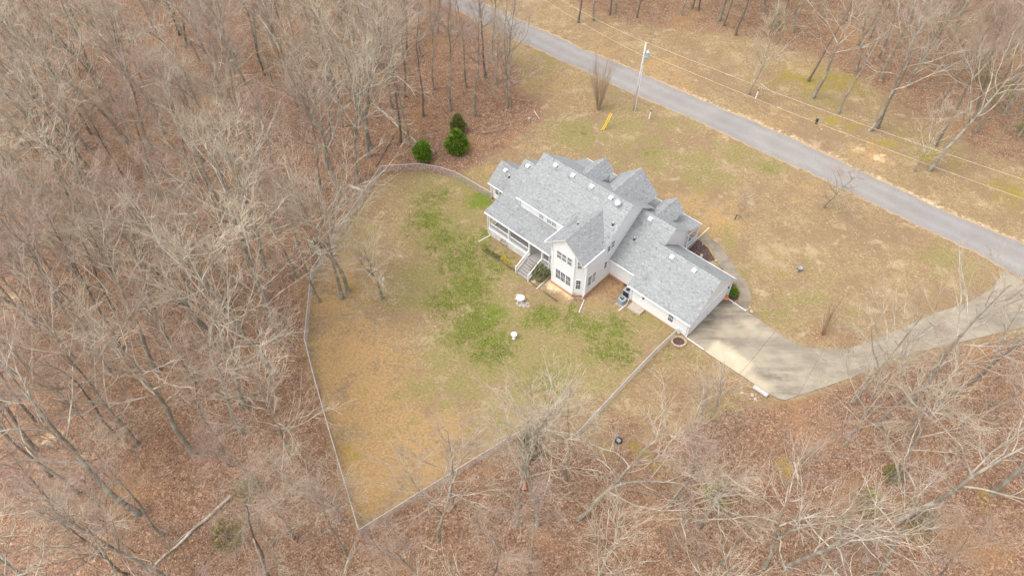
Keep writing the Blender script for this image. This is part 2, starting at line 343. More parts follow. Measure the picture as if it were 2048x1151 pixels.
def blobs(lst):                                     # (px, py, radius m, strength[, stretch along x])
    a = np.zeros(len(P2))
    for b in lst:
        c = gp(b[0], b[1]); sx = b[4] if len(b) > 4 else 1.0
        a = np.maximum(a, b[3] * np.exp(-(((P2[:, 0] - c.x) / sx) ** 2 + (P2[:, 1] - c.y) ** 2) / (b[2] ** 2)))
    return a
def setattr_v(name, arr): at = gm_.attributes.new(name, 'FLOAT', 'POINT'); at.data.foreach_set('value', arr.astype('f'))
sd = inside_dist(P2, CLEAR)
lit = 1 / (1 + np.exp(sd / .7))
lit = np.maximum(lit, blobs([(1250, 860, 3.5, .62), (1450, 860, 4, .6), (1350, 800, 5, .42), (1200, 800, 1.2, .5), (1300, 710, 1.0, .45), (1225, 590, 2.0, .55), (1160, 610, 1.5, .35), (1640, 668, 2.5, .55), (1700, 690, 3, .55), (1190, 225, 2.5, .5),
    (1150, 200, 4, .42), (1300, 320, 5, .2), (1450, 330, 4, .24), (1550, 370, 4, .26), (1620, 430, 4, .26), (1790, 480, 5, .34), (1850, 560, 5, .34), (1010, 480, 1.5, .6), (1000, 470, 1.2, .6), (960, 450, 1.5, .42),
    (1650, 170, 9, .5), (1800, 230, 8, .5), (1950, 330, 7, .48), (1750, 300, 4, .40), (1850, 400, 6, .42), (1420, 130, 9, .50), (1300, 60, 12, .50), (1560, 220, 6, .35), (800, 340, 3, .5, 2), (650, 560, 3, .4), (700, 640, 4, .28), (770, 640, 4, .28), (640, 640, 2.5, .5), (1100, 205, 5, .35)]))
inlet = np.array([gp(*q)[:2] for q in ((1245, 785), (1330, 690), (1360, 672), (1420, 712), (1480, 752), (1540, 800), (1480, 815), (1380, 850), (1250, 890))])
lit = np.maximum(lit, np.where(inside_dist(P2, inlet) > 0, .40, 0))
beyond = np.array([[*q[:2]] for q in RHI[::3]] + [[400, 60], [400, 400], [-60, 400]]); lit = np.where(inside_dist(P2, beyond) > 0, lit * .62, lit)   # thinner litter over grass across the road
setattr_v('litter', lit)
setattr_v('straw', blobs([(700, 720, 7, .75), (760, 800, 7, .8), (800, 850, 5, .85), (730, 950, 6, .8), (850, 900, 5, .7), (660, 620, 5, .6), (870, 860, 3, .9), (640, 480, 3, .5), (1330, 150, 7, .5), (1190, 110, 6, .5), (1400, 420, 5, .6), (1430, 450, 4, .75), (1340, 400, 2.5, .6), (1070, 100, 6, .45), (1540, 230, 5, .4), (1750, 310, 4, .6), (1600, 380, 5, .4), (940, 345, 5, .55), (700, 560, 5, .55), (1560, 560, 5, .35), (1100, 180, 6, .45)]))
setattr_v('olive', blobs([(1350, 230, 6, .5), (1250, 300, 6, .5), (1220, 180, 6, .45), (1560, 620, 5, .48), (900, 450, 7, 0.81), (860, 560, 6, 0.79), (940, 560, 7, 0.83), (1000, 640, 6, 0.79), (1100, 660, 6, 0.73), (950, 720, 7, 0.79), (1050, 720, 7, 0.73), (1150, 720, 6, 0.73), (1200, 670, 5, 0.73), (1290, 640, 4, 0.66), (850, 780, 5, 0.56), (1000, 790, 6, 0.56), (1160, 270, 5, 0.73), (1310, 305, 5, 0.71), (1400, 340, 5, 0.71), (1480, 310, 4, 0.66), (1250, 240, 5, 0.61), (1130, 260, 4, 0.61), (1540, 330, 3, 0.66), (1470, 560, 4, 0.61), (1600, 600, 7, 0.43), (1900, 520, 4, 0.63), (1640, 180, 6, 0.56), (1850, 300, 8, 0.41), (850, 360, 6, 0.66), (930, 370, 4, 0.66), (700, 470, 4, 0.51), (1380, 710, 3, 0.61), (1440, 830, 3.5, 0.61), (1330, 730, 3, 0.56), (1450, 480, 3, 0.51), (1020, 130, 8, 0.41), (1110, 110, 6, 0.51)]))
blob_green = blobs([(860, 440, 3.68, 0.59), (890, 480, 3.45, 0.59), (930, 520, 4.02, 0.64), (940, 570, 4.02, 0.64), (900, 600, 3.45, 0.57), (960, 640, 3.45, 0.71), (985, 690, 3.45, 0.64), (930, 660, 3.45, 0.59), (1090, 630, 2.30, 0.69), (1150, 640, 2.07, 0.64), (1060, 640, 1.38, 0.59), (1230, 655, 2.88, 0.59), (1240, 700, 2.88, 0.59), (1200, 700, 2.30, 0.54), (1190, 655, 2.30, 0.59), (960, 480, 3.45, 0.51), (1000, 520, 2.88, 0.54), (1160, 262, 2.88, 0.37), (1300, 303, 2.64, 0.35), (1395, 345, 2.30, 0.30), (1060, 475, 1.15, 0.59), (1045, 500, 0.92, 0.69), (1030, 480, 0.69, 0.59), (1540, 335, 2.30, 0.40), (1340, 705, 1.38, 0.45), (1100, 760, 3.45, 0.49), (860, 400, 2.88, 0.54), (885, 390, 2.30, 0.51), (975, 470, 1.38, 0.64), (1300, 615, 1.72, 0.57), (1150, 615, 1.03, 0.59)])
setattr_v('green', blob_green)
setattr_v('lush', blobs([(962, 402, 2.0, .85, 1.15), (988, 627, 1.3, .8, 1.4), (960, 665, 1.0, .5), (1098, 630, .9, .45, 1.6), (1018, 500, .5, .4), (1298, 610, .7, .5), (1240, 706, .9, .4), (980, 690, 1.0, .42)]))
setattr_v('moss', blobs([(1640, 160, 4, .6, 2.5), (1570, 170, 2, .55), (1660, 240, 2.2, .6), (1700, 258, 2, .6), (1770, 285, 2.2, .5), (1850, 305, 3, .5), (1900, 325, 2, .45), (2030, 385, 4, .6), (730, 500, 1, .3), (1440, 835, 1.6, .55), (1455, 810, 1.2, .5), (700, 920, 1, .5), (690, 890, .8, .5), (760, 615, .8, .5), (705, 575, .8, .6), (740, 610, .8, .5), (1470, 990, 1.5, .3)]))
setattr_v('mossw', blobs([(1430, 985, 2.0, .5), (1780, 1000, 2, .42), (1560, 940, 2, .45), (1850, 1050, 2.5, .42), (480, 1060, 2, .4), (1210, 905, 1.2, .55), (1280, 900, 1.5, .5), (1340, 940, 2, .5), (1990, 1000, 2, .4), (165, 520, 2, .3), (20, 600, 3, .0)]))
rd = np.array([[*q[:2]] for q in RLO[::3]] + [[*q[:2]] for q in reversed(RHI[::3])]); rdd = inside_dist(P2, rd)
setattr_v('dirt', np.maximum(np.exp(-np.maximum(-rdd, 0) / .45) * .55, blobs([(1190, 585, 2.6, .5), (1225, 575, 2.0, .6), (1010, 462, 1.2, .5), (970, 445, .9, .4), (1090, 545, .8, .4), (1000, 490, 1.0, .45), (1035, 520, .7, .3)])))
RHA = np.array([[*q[:2]] for q in RHI[93::3]]); dh = np.full(len(P2), 1e9)
for a, b in zip(RHA, RHA[1:]):
    e = b - a; q = P2 - a; t = np.clip((q @ e) / (e @ e), 0, 1); dh = np.minimum(dh, np.hypot(*(q - t[:, None] * e).T))
setattr_v('sand', np.maximum(np.where(rdd < 0, np.exp(-(dh / .8) ** 2) * .66 * np.clip((P2[:, 0] - 12) / 18, .35, 1), 0), blobs([(1720, 297, 1.0, .5, 1.6), (1757, 315, 1.2, .55, 1.4), (1120, 575, 1.0, .85, 1.6), (1105, 565, .9, .85), (1140, 590, .9, .8), (1160, 597, .7, .7), (1205, 560, .5, .0), (1065, 560, .6, .7), (105, 885, 1.8, .5), (20, 600, 2.5, .45), (650, 1020, 1.2, .45)])))

# ---- road, shoulder, driveway, walk, beds
m = MB(); ac = []
for i in range(NR):
    for kx in range(9): m.v.append(tuple(RLO[i].lerp(RHI[i], kx / 8) + Vector((0, 0, .02 + .05 * (1 - (kx / 4 - 1) ** 2)))))
m.f = [(i * 9 + q, i * 9 + q + 1, (i + 1) * 9 + q + 1, (i + 1) * 9 + q) for i in range(NR - 1) for q in range(8)]
m.a = [.5] * len(m.f); m.m = [0] * len(m.f)
me = m.mesh('road', M['asphalt'], True); at = me.attributes.new('across', 'FLOAT', 'POINT')
prof = [0, .1, .75, .3, .1, .3, .75, .1, 0]; at.data.foreach_set('value', np.array(prof * NR, 'f'))
road = put('road', me); tag(road, kind='structure')
m = MB()
for i in range(NR - 1):                             # grit worn off the verge, wider along the far side
    for L, O, wd in ((RLO, RHI, .22), (RHI, RLO, .35)):
        o0 = (L[i] - O[i]).normalized(); o1 = (L[i + 1] - O[i + 1]).normalized(); w0 = wd * (.3 + 1.2 * abs(math.sin(i * .7) * math.cos(i * .137))); w1 = wd * (.3 + 1.2 * abs(math.sin((i + 1) * .7) * math.cos((i + 1) * .137)))
        zc = Vector((0, 0, .008)); m.quad(L[i] - o0 * .15 + zc, L[i + 1] - o1 * .15 + zc, L[i + 1] + o1 * w1 + zc, L[i] + o0 * w0 + zc)
sh = m.build('road_shoulder', M['shoulder_grit']); tag(sh, kind='structure')

DR, DL = pxw(drive_R), pxw(drive_L)
m = MB(); m.prism([p + Vector((0, 0, .03)) for p in DL + DR[::-1]], (0, 0, -.2)); drive = m.build('driveway', M['timber_edge']); tag(drive, kind='structure')
def poly_grid(name, poly, z, mat, parent=None, step=.5, dirty=None, thick=.12):
    A = np.array([[*p[:2]] for p in poly]); x0, y0 = A.min(0); x1, y1 = A.max(0)
    m = MB(); m.prism([Vector((p[0], p[1], z)) for p in poly], (0, 0, -thick))
    me = m.mesh(name, mat)
    import bmesh
    bm = bmesh.new(); bm.from_mesh(me); bmesh.ops.triangulate(bm, faces=bm.faces)
    for ax, lo, hi in ((0, x0, x1), (1, y0, y1)):
        for t in np.arange(lo + step, hi, step):
            no = Vector((1, 0, 0)) if ax == 0 else Vector((0, 1, 0))
            bmesh.ops.bisect_plane(bm, geom=bm.verts[:] + bm.edges[:] + bm.faces[:], plane_co=no * t, plane_no=no)
    bm.to_mesh(me); bm.free()
    at = me.attributes.new('dirty', 'FLOAT', 'POINT')
    at.data.foreach_set('value', np.array([dirty(v.co) if dirty else 1.0 for v in me.vertices], 'f'))
    at = me.attributes.new('clean', 'FLOAT', 'POINT'); at.data.foreach_set('value', np.array([cleanness(v.co) if dirty else 0.0 for v in me.vertices], 'f'))
    return put(name, me, parent)
def house_uv(p): return p.x * EA.x + p.y * EA.y, p.x * EB.x + p.y * EB.y
def cleanness(p):                                   # the pale scrubbed rectangle
    u, v = house_uv(p); d = 0
    for (u0, u1, v0, v1, a, sf) in ((-15.4, -10.9, 44.9, 47.1, .95, .35), (-10.8, -8.3, 44.7, 46.2, .8, .9), (-17.0, -15.0, 48.6, 49.6, .3, .8), (-17.2, -11.5, 50.6, 51.8, .3, .9)):
        d = max(d, a * max(0, min(1, min(u - u0, u1 - u, v - v0, v1 - v) / sf + .5)))
    return d
def dirtyness(p):                                   # oil and mildew: worst at the garage doors and past the joint
    u, v = house_uv(p)
    return min(1.3, .62 + .75 * math.exp(-((u + 17.5) / 2.2) ** 2) + .6 * math.exp(-((u + 8.5) / 2.6) ** 2 - ((v - 47.2) / 1.6) ** 2) + .5 * math.exp(-((v - 44.4) / .5) ** 2))
def cut(a, b, t): return a.lerp(b, t)
jl, jr = gp(1479.5, 748.5), gp(1551, 661.4)
slabs = [[DL[0], DL[1], DL[2], jl, jr, DR[2], DR[1], DR[0]], [jl, DL[4], DL[5], DL[6], DL[7], DR[6], DR[5], DR[4], jr]]
slabs += [[DL[i], DL[i + 1], DR[i], DR[i - 1]] for i in range(7, 13)] + [[DL[13], DR[13], DR[12]]]
for s_ in slabs:
    c = sum(s_, Vector()) / len(s_)
    poly_grid('slab', [p + (c - p).normalized() * .025 for p in s_], .055, M['concrete'], drive, .45, dirtyness)
walk_out = [(1476, 608), (1492, 618), (1502, 600), (1500, 584), (1490, 562), (1474, 540), (1460, 522), (1447, 500), (1432, 484), (1416, 474), (1404, 470)]
walk_in = [(1404, 492), (1412, 484), (1420, 492), (1428, 508), (1432, 522), (1446, 540), (1460, 556), (1474, 570), (1481, 586), (1477, 598)]
poly_grid('sidewalk', pxw(walk_out[:] + walk_in), .045, M['walk_concrete'], None, .6)['kind'] = 'structure'
def sheet(name, px, z, mat): m = MB(); m.prism([p + Vector((0, 0, z)) for p in pxw(px)], (0, 0, -.1)); o = m.build(name, mat); return tag(o, kind='structure')
sheet('mulch_bed', [(1366, 494), (1398, 480), (1416, 496), (1430, 520), (1418, 523), (1405, 522), (1390, 513)], .03, M['mulch'])
sheet('mulch_bed', [(1461, 566), (1470, 568), (1479, 585), (1476, 597), (1468, 603), (1458, 600), (1452, 596)], .03, M['mulch'])
sheet('mulch_bed', [(1438, 538), (1447, 534), (1452, 544), (1446, 547)], .03, M['mulch'])

# ================================================================== HOUSE
HU, HV = -32.0, 47.0
def L(u, v, z): return Vector((u - HU, v - HV, z))
house = empty('house', uvw(HU, HV, 0), YA, 'large white vinyl-sided house with grey shingle roofs, dormers, back porch and attached garage', 'house')
def part(m, name, mat, parent=house, smooth=False, lab=None):
    o = m.build(name, mat, parent, smooth)
    if lab: o['label'] = lab
    return o
# walls: outline in plan (u,v) and tops; each wall one slab, thickness inwards
def wall(a, b, z0, tops, mat='siding', th=.16, name='wall'):
    # a, b plan points with the outside on the right-hand side of a->b; tops = [(t, z)] along the wall
    A, B = Vector((a[0] - HU, a[1] - HV, 0)), Vector((b[0] - HU, b[1] - HV, 0)); d = (B - A).normalized(); inn = Vector((-d.y, d.x, 0)) * th
    pts = [A + Vector((0, 0, z0)), B + Vector((0, 0, z0))] + [A.lerp(B, t) + Vector((0, 0, z)) for t, z in reversed(tops)]
    m = MB(); m.prism(pts, inn); return part(m, name, M[mat])
SL = .78
FZ = .35                                            # top of the brick course
def mainz(v): return 9.45 - SL * abs(v - 48.82)
# main block
wall((-41.25, 44.6), (-34.1, 44.6), FZ, [(0, 6.1), (1, 6.1)])
wall((-29.3, 44.6), (-29.3, 53.04), FZ, [(0, 6.0), (.5, 9.28), (1, 6.0)])
wall((-29.3, 53.04), (-41.25, 53.04), FZ, [(0, 6.0), (1, 6.0)])
wall((-41.25, 53.04), (-41.25, 44.6), FZ, [(0, 6.0), (.5, 9.28), (1, 6.0)])
# rear wing with canted bay ends
bay = [(-34.1, 44.6), (-34.1, 41.95), (-33.35, 41.3), (-30.35, 41.3), (-29.3, 42.03), (-29.3, 44.62)]
def wingz(u): return 8.25 - .81 * abs(u + 31.7)
wall(bay[0], bay[1], FZ, [(0, 6.0), (1, 6.0)]); wall(bay[1], bay[2], FZ, [(0, 5.95), (1, wingz(-33.35) - .16)])
wall(bay[2], bay[3], FZ, [(0, wingz(-33.35) - .16), ((-31.7 + 33.35) / 3, 8.05), (1, wingz(-30.35) - .16)])
wall(bay[3], bay[4], FZ, [(0, wingz(-30.35) - .16), (1, 5.95)]); wall(bay[4], bay[5], FZ, [(0, 6.0), (1, 6.0)])
# middle, garage, left wing, link to the porch
wall((-29.3, 46.55), (-25.3, 46.55), FZ, [(0, 3.1), (1, 3.1)])
wall((-25.15, 46.6), (-25.15, 54.9), FZ, [(0, 3.0), ((51.3 - 46.6) / 8.3, 6.8), (1, 4.0)])
wall((-25.15, 54.75), (-29.3, 54.75), FZ, [(0, 4.0), (1, 4.0)])
wall((-25.3, 45.2), (-17.95, 45.2), .2, [(0, 2.75), (1, 2.75)])
wall((-25.3, 53.1), (-25.3, 45.2), .2, [(0, 2.7), (.5, 5.85), (1, 2.7)])
wall((-17.95, 53.1), (-25.3, 53.1), .2, [(0, 2.75), (1, 2.75)])
wall((-17.95, 45.2), (-17.95, 53.1), .1, [(0, 2.7), (.5, 5.85), (1, 2.7)])
wall((-47.8, 46.6), (-43.9, 46.6), FZ, [(0, 2.85), (1, 2.85)]); wall((-47.8, 50.8), (-47.8, 46.6), FZ, [(0, 2.8), (.5, 4.5), (1, 2.8)])
wall((-43.9, 50.8), (-47.8, 50.8), FZ, [(0, 2.85), (1, 2.85)])
wall((-43.9, 44.8), (-41.27, 44.8), FZ, [(0, 4.3), (1, 4.3)]); wall((-43.9, 52.3), (-43.9, 44.85), FZ, [(0, 4.4), (.5, 7.0), (1, 4.3)]); wall((-41.27, 52.3), (-43.9, 52.3), FZ, [(0, 4.4), (1, 4.4)])
# entrance gable and dormers on the street side
wall((-30.6, 53.1), (-30.6, 54.75), FZ, [(0, 6.2), (1, 6.2)], 'brick'); wall((-30.6, 54.7), (-34.2, 54.7), FZ, [(0, 6.35), (.5, 8.35), (1, 6.35)], 'siding'); wall((-34.2, 54.7), (-34.2, 53.1), FZ, [(0, 6.2), (1, 6.2)])
for (c, hw, v0, v1, zb, ze, zr) in ((-36.4, 1.05, 50.6, 53.25, 4.9, 7.58, 8.5), (-27.98, 1.05, 52.6, 55.5, 3.95, 5.2, 6.05)):
    wall((c + hw, v0), (c + hw, v1), zb, [(0, ze), (1, ze)]); wall((c + hw, v1), (c - hw, v1), zb, [(0, ze), (.5, zr), (1, ze)]); wall((c - hw, v1), (c - hw, v0), zb, [(0, ze), (1, ze)])
# brick course
def course(pts, z1=.36, out=.05):
    for a, b in zip(pts, pts[1:]):
        A, B = Vector((a[0] - HU, a[1] - HV, 0)), Vector((b[0] - HU, b[1] - HV, 0)); d = (B - A).normalized(); o = Vector((d.y, -d.x, 0))
        m = MB(); q = [A + o * out - d * out, B + o * out + d * out, B - o * .2 + d * out, A - o * .2 - d * out]
        m.prism([p + Vector((0, 0, z1)) for p in q], (0, 0, -z1 - .25)); part(m, 'foundation', M['brick'])
course(bay[0:]); course([(-29.3, 44.6), (-29.3, 46.6)]); course([(-29.3, 46.55), (-25.3, 46.55)]); course([(-25.3, 45.2), (-17.95, 45.2)], .21); course([(-25.3, 46.5), (-25.3, 45.2)], .21)
course([(-47.8, 46.6), (-43.9, 46.6)]); course([(-47.8, 50.8), (-47.8, 46.6)]); course([(-17.95, 52.3), (-17.95, 53.1)], .12); course([(-17.95, 53.1), (-25.3, 53.1)], .21)

# ---- roofs
def scan(poly, t):                                   # intervals of a 2D polygon at height t
    xs = []
    for i in range(len(poly)):
        (s0, t0), (s1, t1) = poly[i], poly[(i + 1) % len(poly)]
        if (t0 > t) != (t1 > t): xs.append(s0 + (t - t0) * (s1 - s0) / (t1 - t0))
    xs.sort(); return list(zip(xs[::2], xs[1::2]))
def roof(pts, expo=.145, thick=.13):
    P = [L(*p) for p in pts]; n = Vector((0, 0, 0))
    for i in range(len(P)): n += (P[i] - P[0]).cross(P[(i + 1) % len(P)] - P[0])
    n.normalize()
    if n.z < 0: n = -n; P.reverse()
    hx = Vector((0, 0, 1)).cross(n).normalized(); dn = hx.cross(n); dn = dn if dn.z < 0 else -dn
    m = MB(); m.prism(P, (0, 0, -thick), a=.45, m=0, ms=1); m.m[1] = 1
    r = part(m, 'roof', [M['shingle'], M['white_trim']])
    o = P[0]; q = [((p - o).dot(hx), (p - o).dot(dn)) for p in P]
    tb = max(t for s, t in q); ta = min(t for s, t in q); m = MB(); row = 0; t1 = tb + .012
    while t1 > ta + .02:
        t0 = max(t1 - expo, ta)
        bias = random.gauss(0, .05)
        for a, b in scan(q, min(max((t0 + t1) / 2, ta + .004), tb - .004)):
            a -= .004; b += .004; s = a - random.random() * .3
            while s < b:
                wd = random.choice((.11, .16, .22, .28)); s0, s1 = max(s, a), min(s + wd, b); s += wd
                if s1 - s0 < .01: continue
                th = random.choice((.014, .024)); tn = min(1, max(0, random.gauss(.5 + bias, .17)))
                w_ = lambda ss, tt, hh: o + hx * ss + dn * tt + n * hh
                m.add([w_(s0, t0, .002), w_(s1, t0, .002), w_(s1, t1, th), w_(s0, t1, th), w_(s1, t1, .001), w_(s0, t1, .001)], [(0, 3, 2, 1), (3, 5, 4, 2)], tn); m.a[-1] = 0.0  # butt edge gets the darkest tone: course-line shadow painted into the colour
        t1 -= expo; row += 1
    tag(part(m, 'shingles', M['shingle'], r), kind='stuff'); return r
def cap(a, b, r, w=.13):                             # ridge cap pieces
    A, B = L(*a), L(*b); n = max(2, int((B - A).length / .2)); d = (B - A).normalized(); s = Vector((-d.y, d.x, 0)).normalized(); m = MB()
    for i in range(n):
        p, q = A.lerp(B, i / n), A.lerp(B, (i + 1.12) / n); z0 = Vector((0, 0, .012)); z1 = Vector((0, 0, .035)); dr = Vector((0, 0, -w * .72))
        m.add([p + z0, q + z1, p + s * w + dr + z0, q + s * w + dr + z1, p - s * w + dr + z0, q - s * w + dr + z1], [(0, 2, 3, 1), (0, 1, 5, 4)], min(1, max(0, random.gauss(.62, .2))))
    tag(part(m, 'ridge_cap', M['shingle'], r), kind='stuff')
def gable_v(u0, u1, vr, zr, ve0, ve1, sl):           # ridge along u
    r = roof([(u0, vr, zr), (u1, vr, zr), (u1, ve0, zr - sl * (vr - ve0)), (u0, ve0, zr - sl * (vr - ve0))])
    roof([(u0, vr, zr), (u1, vr, zr), (u1, ve1, zr - sl * (ve1 - vr)), (u0, ve1, zr - sl * (ve1 - vr))]); cap((u0, vr, zr), (u1, vr, zr), r)
gable_v(-41.55, -29.0, 48.82, 9.45, 44.25, 53.39, SL)
# wing: ridge along v, dying into the main slope
zi = lambda z: 48.82 - (9.45 - z) / SL
ze = 8.25 - .81 * 2.64
r = roof([(-34.34, 41.0, ze), (-31.7, 41.0, 8.25), (-31.7, zi(8.25), 8.25), (-34.34, zi(ze), ze)]); roof([(-29.06, 41.0, ze), (-31.7, 41.0, 8.25), (-31.7, zi(8.25), 8.25), (-29.06, zi(ze), ze)]); cap((-31.7, 41.0, 8.25), (-31.7, zi(8.25), 8.25), r)
# middle: steep to the ridge, then shallow over the street porch
r = roof([(-29.28, 51.3, 7.0), (-24.85, 51.3, 7.0), (-24.85, 46.2, 2.97), (-29.28, 46.2, 2.97)]); roof([(-29.28, 51.3, 7.0), (-24.85, 51.3, 7.0), (-24.85, 54.85, 4.2), (-29.28, 54.85, 4.2)]); cap((-29.28, 51.3, 7.0), (-24.85, 51.3, 7.0), r)
roof([(-29.28, 54.85, 4.2), (-24.85, 54.85, 4.2), (-24.85, 57.58, 3.0), (-29.28, 57.58, 3.0)])
roof([(-42.0, 53.08, 5.0), (-29.285, 53.08, 5.0), (-29.285, 57.58, 3.005), (-42.0, 57.58, 3.005)])
gable_v(-25.75, -17.65, 49.15, 6.05, 44.85, 53.45, .8)
gable_v(-48.15, -43.7, 48.7, 4.65, 46.25, 51.15, .79)
# link roof and back porch
r = roof([(-44.2, 48.6, 7.2), (-41.27, 48.6, 7.2), (-41.27, 44.8, 4.45), (-44.2, 44.8, 4.45)]); roof([(-44.2, 48.6, 7.2), (-41.27, 48.6, 7.2), (-41.27, 52.6, 4.3), (-44.2, 52.6, 4.3)]); cap((-44.2, 48.6, 7.2), (-41.27, 48.6, 7.2), r)
pz = lambda v: 3.6 + (4.45 - 3.6) / (44.8 - 41.7) * (v - 41.7)
roof([(-44.2, 44.8, 4.45), (-41.26, 44.8, 4.45), (-41.26, 44.62, pz(44.62)), (-34.12, 44.62, pz(44.62)), (-34.12, 41.7, 3.6), (-44.2, 41.7, 3.6)])
# street gable and dormers
zf = lambda z: 48.82 + (9.45 - z) / SL
def street_gable(uc, hw, zr, ze_, vo, fz):
    r = roof([(uc, fz(zr), zr), (uc, vo, zr), (uc + hw, vo, ze_), (uc + hw, fz(ze_), ze_)]); roof([(uc, fz(zr), zr), (uc, vo, zr), (uc - hw, vo, ze_), (uc - hw, fz(ze_), ze_)]); cap((uc, fz(zr), zr), (uc, vo, zr), r)
street_gable(-32.45, 2.63, 8.62, 6.3, 55.0, zf); street_gable(-36.4, 1.32, 8.72, 7.56, 53.6, zf)
zm = lambda z: 51.3 + (7.0 - z) / .789
street_gable(-27.98, 1.3, 6.28, 5.2, 56.0, zm)

# ---- gutters and downspouts
def bar(a, b, w, h, name, mat='white_trim'):
    A, B = L(*a), L(*b); d = (B - A).normalized(); s = Vector((-d.y, d.x, 0)).normalized() * w / 2; zz = Vector((0, 0, h))
    m = MB(); m.prism([A + s + zz, B + s + zz, B - s + zz, A - s + zz], -zz); return part(m, name, M[mat])
for a, b in (((-41.5, 44.19, 5.75), (-34.5, 44.19, 5.75)), ((-29.0, 41.05, 5.98), (-29.0, 44.5, 5.98)), ((-34.4, 41.05, 5.98), (-34.4, 44.1, 5.98)), ((-25.7, 44.79, 2.48), (-17.7, 44.79, 2.48)), ((-29.2, 46.14, 2.84), (-25.8, 46.14, 2.84)), ((-44.15, 41.64, 3.47), (-34.15, 41.64, 3.47)), ((-48.1, 46.19, 2.6), (-44.3, 46.19, 2.6)), ((-42, 57.64, 2.87), (-24.9, 57.64, 2.87)), ((-25.7, 53.51, 2.48), (-17.7, 53.51, 2.48))): bar(a, b, .12, .11, 'gutter')
def spout(pts): m = MB(); m.tube([L(*p) for p in pts], .05, 6); return part(m, 'downspout', M['white_metal'])
def gl(px, py): p = gp(px, py); return (p.dot(EA), p.dot(EB), .07)
spout([(-29.06, 41.15, 5.95), (-29.2, 41.98, 5.6), (-29.22, 41.98, .9), (-29.2, 41.6, .25), gl(1168, 600), gl(1158, 625)])
spout([(-25.45, 44.8, 2.5), (-25.42, 45.12, 2.2), (-25.42, 45.12, .3), gl(1254, 608), gl(1237, 622)])
spout([(-18.05, 44.8, 2.5), (-18.1, 45.1, 2.2), (-18.1, 45.1, .3), gl(1375, 677), gl(1407, 699)])
spout([(-18.05, 53.5, 2.5), (-17.9, 53.2, 2.2), (-17.88, 53.2, .2), gl(1454, 596), gl(1492, 622)])
spout([(-34.15, 41.7, 3.4), (-34.25, 41.75, 3.0), (-34.25, 41.75, .4), gl(1098, 555), gl(1073, 578)])
spout([(-43.75, 41.72, 3.5), (-43.72, 41.75, .3), gl(980, 471), gl(957, 484)])
spout([(-48.0, 46.2, 2.6), (-47.9, 46.5, 2.3), (-47.9, 46.5, .1)])
spout([(-41.35, 44.25, 5.8), (-41.32, 44.52, 5.5), (-41.32, 44.52, 4.5)])
spout([(-24.95, 57.6, 2.9), (-25.0, 57.3, 2.6), (-25.0, 57.3, .3), gl(1384, 487), gl(1418, 456)])
# corner boards
def cboard(u, v, z0, z1, w=.12): m = MB(); m.span(L(u - w / 2, v - w / 2, z0), L(u + w / 2, v + w / 2, z1)); part(m, 'corner_board', M['white_trim'])
for c in ((-34.1, 41.95), (-33.35, 41.3), (-30.35, 41.3), (-29.3, 42.03)): cboard(*c, FZ + .01, 5.9 if c[0] in (-34.1, -29.3) else wingz(c[0]) - .2)
for c, z0, z1 in (((-25.3, 45.2), .22, 2.5), ((-17.95, 45.2), .13, 2.5), ((-17.95, 53.1), .13, 2.5), ((-47.8, 46.6), FZ + .01, 2.6), ((-25.15, 54.85), 1, 3.9)): cboard(*c, z0, z1)

# ---- windows and doors
def basis(kind):
    # (along-wall unit vector in house axes, outward unit vector)
    return {'v-': (Vector((1, 0, 0)), Vector((0, -1, 0))), 'u+': (Vector((0, 1, 0)), Vector((1, 0, 0)))}[kind] if isinstance(kind, str) else kind
def window(c, w, h, kind, cols=3, rows=4, glass='glass', wide=.07):
    # c = centre on the wall face (u,v,z)
    al, out = basis(kind); up = Vector((0, 0, 1)); C = L(*c)
    def bx(m, s0, s1, z0, z1, d0, d1):
        P = [C + al * s + up * z + out * d for d in (d0, d1) for s, z in ((s0, z0), (s1, z0), (s1, z1), (s0, z1))]
        m.add(P, [(0, 1, 2, 3), (7, 6, 5, 4), (0, 4, 5, 1), (1, 5, 6, 2), (2, 6, 7, 3), (3, 7, 4, 0)])
    hw, hh = w / 2, h / 2; m = MB()
    for q in ((-hw - wide, hw + wide, hh, hh + wide), (-hw - wide, hw + wide, -hh - wide, -hh), (-hw - wide, -hw, -hh, hh), (hw, hw + wide, -hh, hh)): bx(m, *q, -.02, .045)
    bx(m, -hw, hw, -.03, .03, .004, .035)
    wn = part(m, 'window', M['white_trim'])
    m = MB(); bx(m, -hw, hw, -hh, hh, -.01, .012); part(m, 'pane', M[glass], wn)
    m = MB(); mw = .011
    for i in range(1, cols): s = -hw + w * i / cols; bx(m, s - mw, s + mw, -hh, hh, .002, .026)
    for j in range(1, rows):
        if rows % 2 == 0 and j == rows // 2: continue
        z = -hh + h * j / rows; bx(m, -hw, hw, z - mw, z + mw, .002, .0255)
    if m.v: part(m, 'muntin', M['white_trim'], wn)
    return wn
for u in (-32.5, -31.8, -31.05):
    window((u, 41.3, 5.22), .60, 1.08, 'v-', 1, 2, 'blind_glass'); window((u, 41.3, 2.13), .60, 1.42, 'v-')
ax = Vector((1.05, .73, 0)).normalized(); ox = Vector((ax.y, -ax.x, 0)); mid_ = ((-30.35 - 29.3) / 2 - .08, (41.3 + 42.03) / 2 - .055)
window((*mid_, 5.22), .46, 1.08, (ax, ox), 1, 2, 'blind_glass'); window((*mid_, 2.13), .46, 1.38, (ax, ox), 2)
ax2 = Vector((.75, -.65, 0)).normalized(); ox2 = Vector((ax2.y, -ax2.x, 0)); md2 = (-33.72, 41.62)
window((*md2, 5.1), .5, 1.08, (ax2, ox2), 1, 2); window((*md2, 2.13), .5, 1.4, (ax2, ox2), 2)
window((-29.3, 42.78, 2.25), .58, 1.5, 'u+'); window((-29.3, 43.52, 2.25), .58, 1.5, 'u+', 3, 4, 'blind_glass')
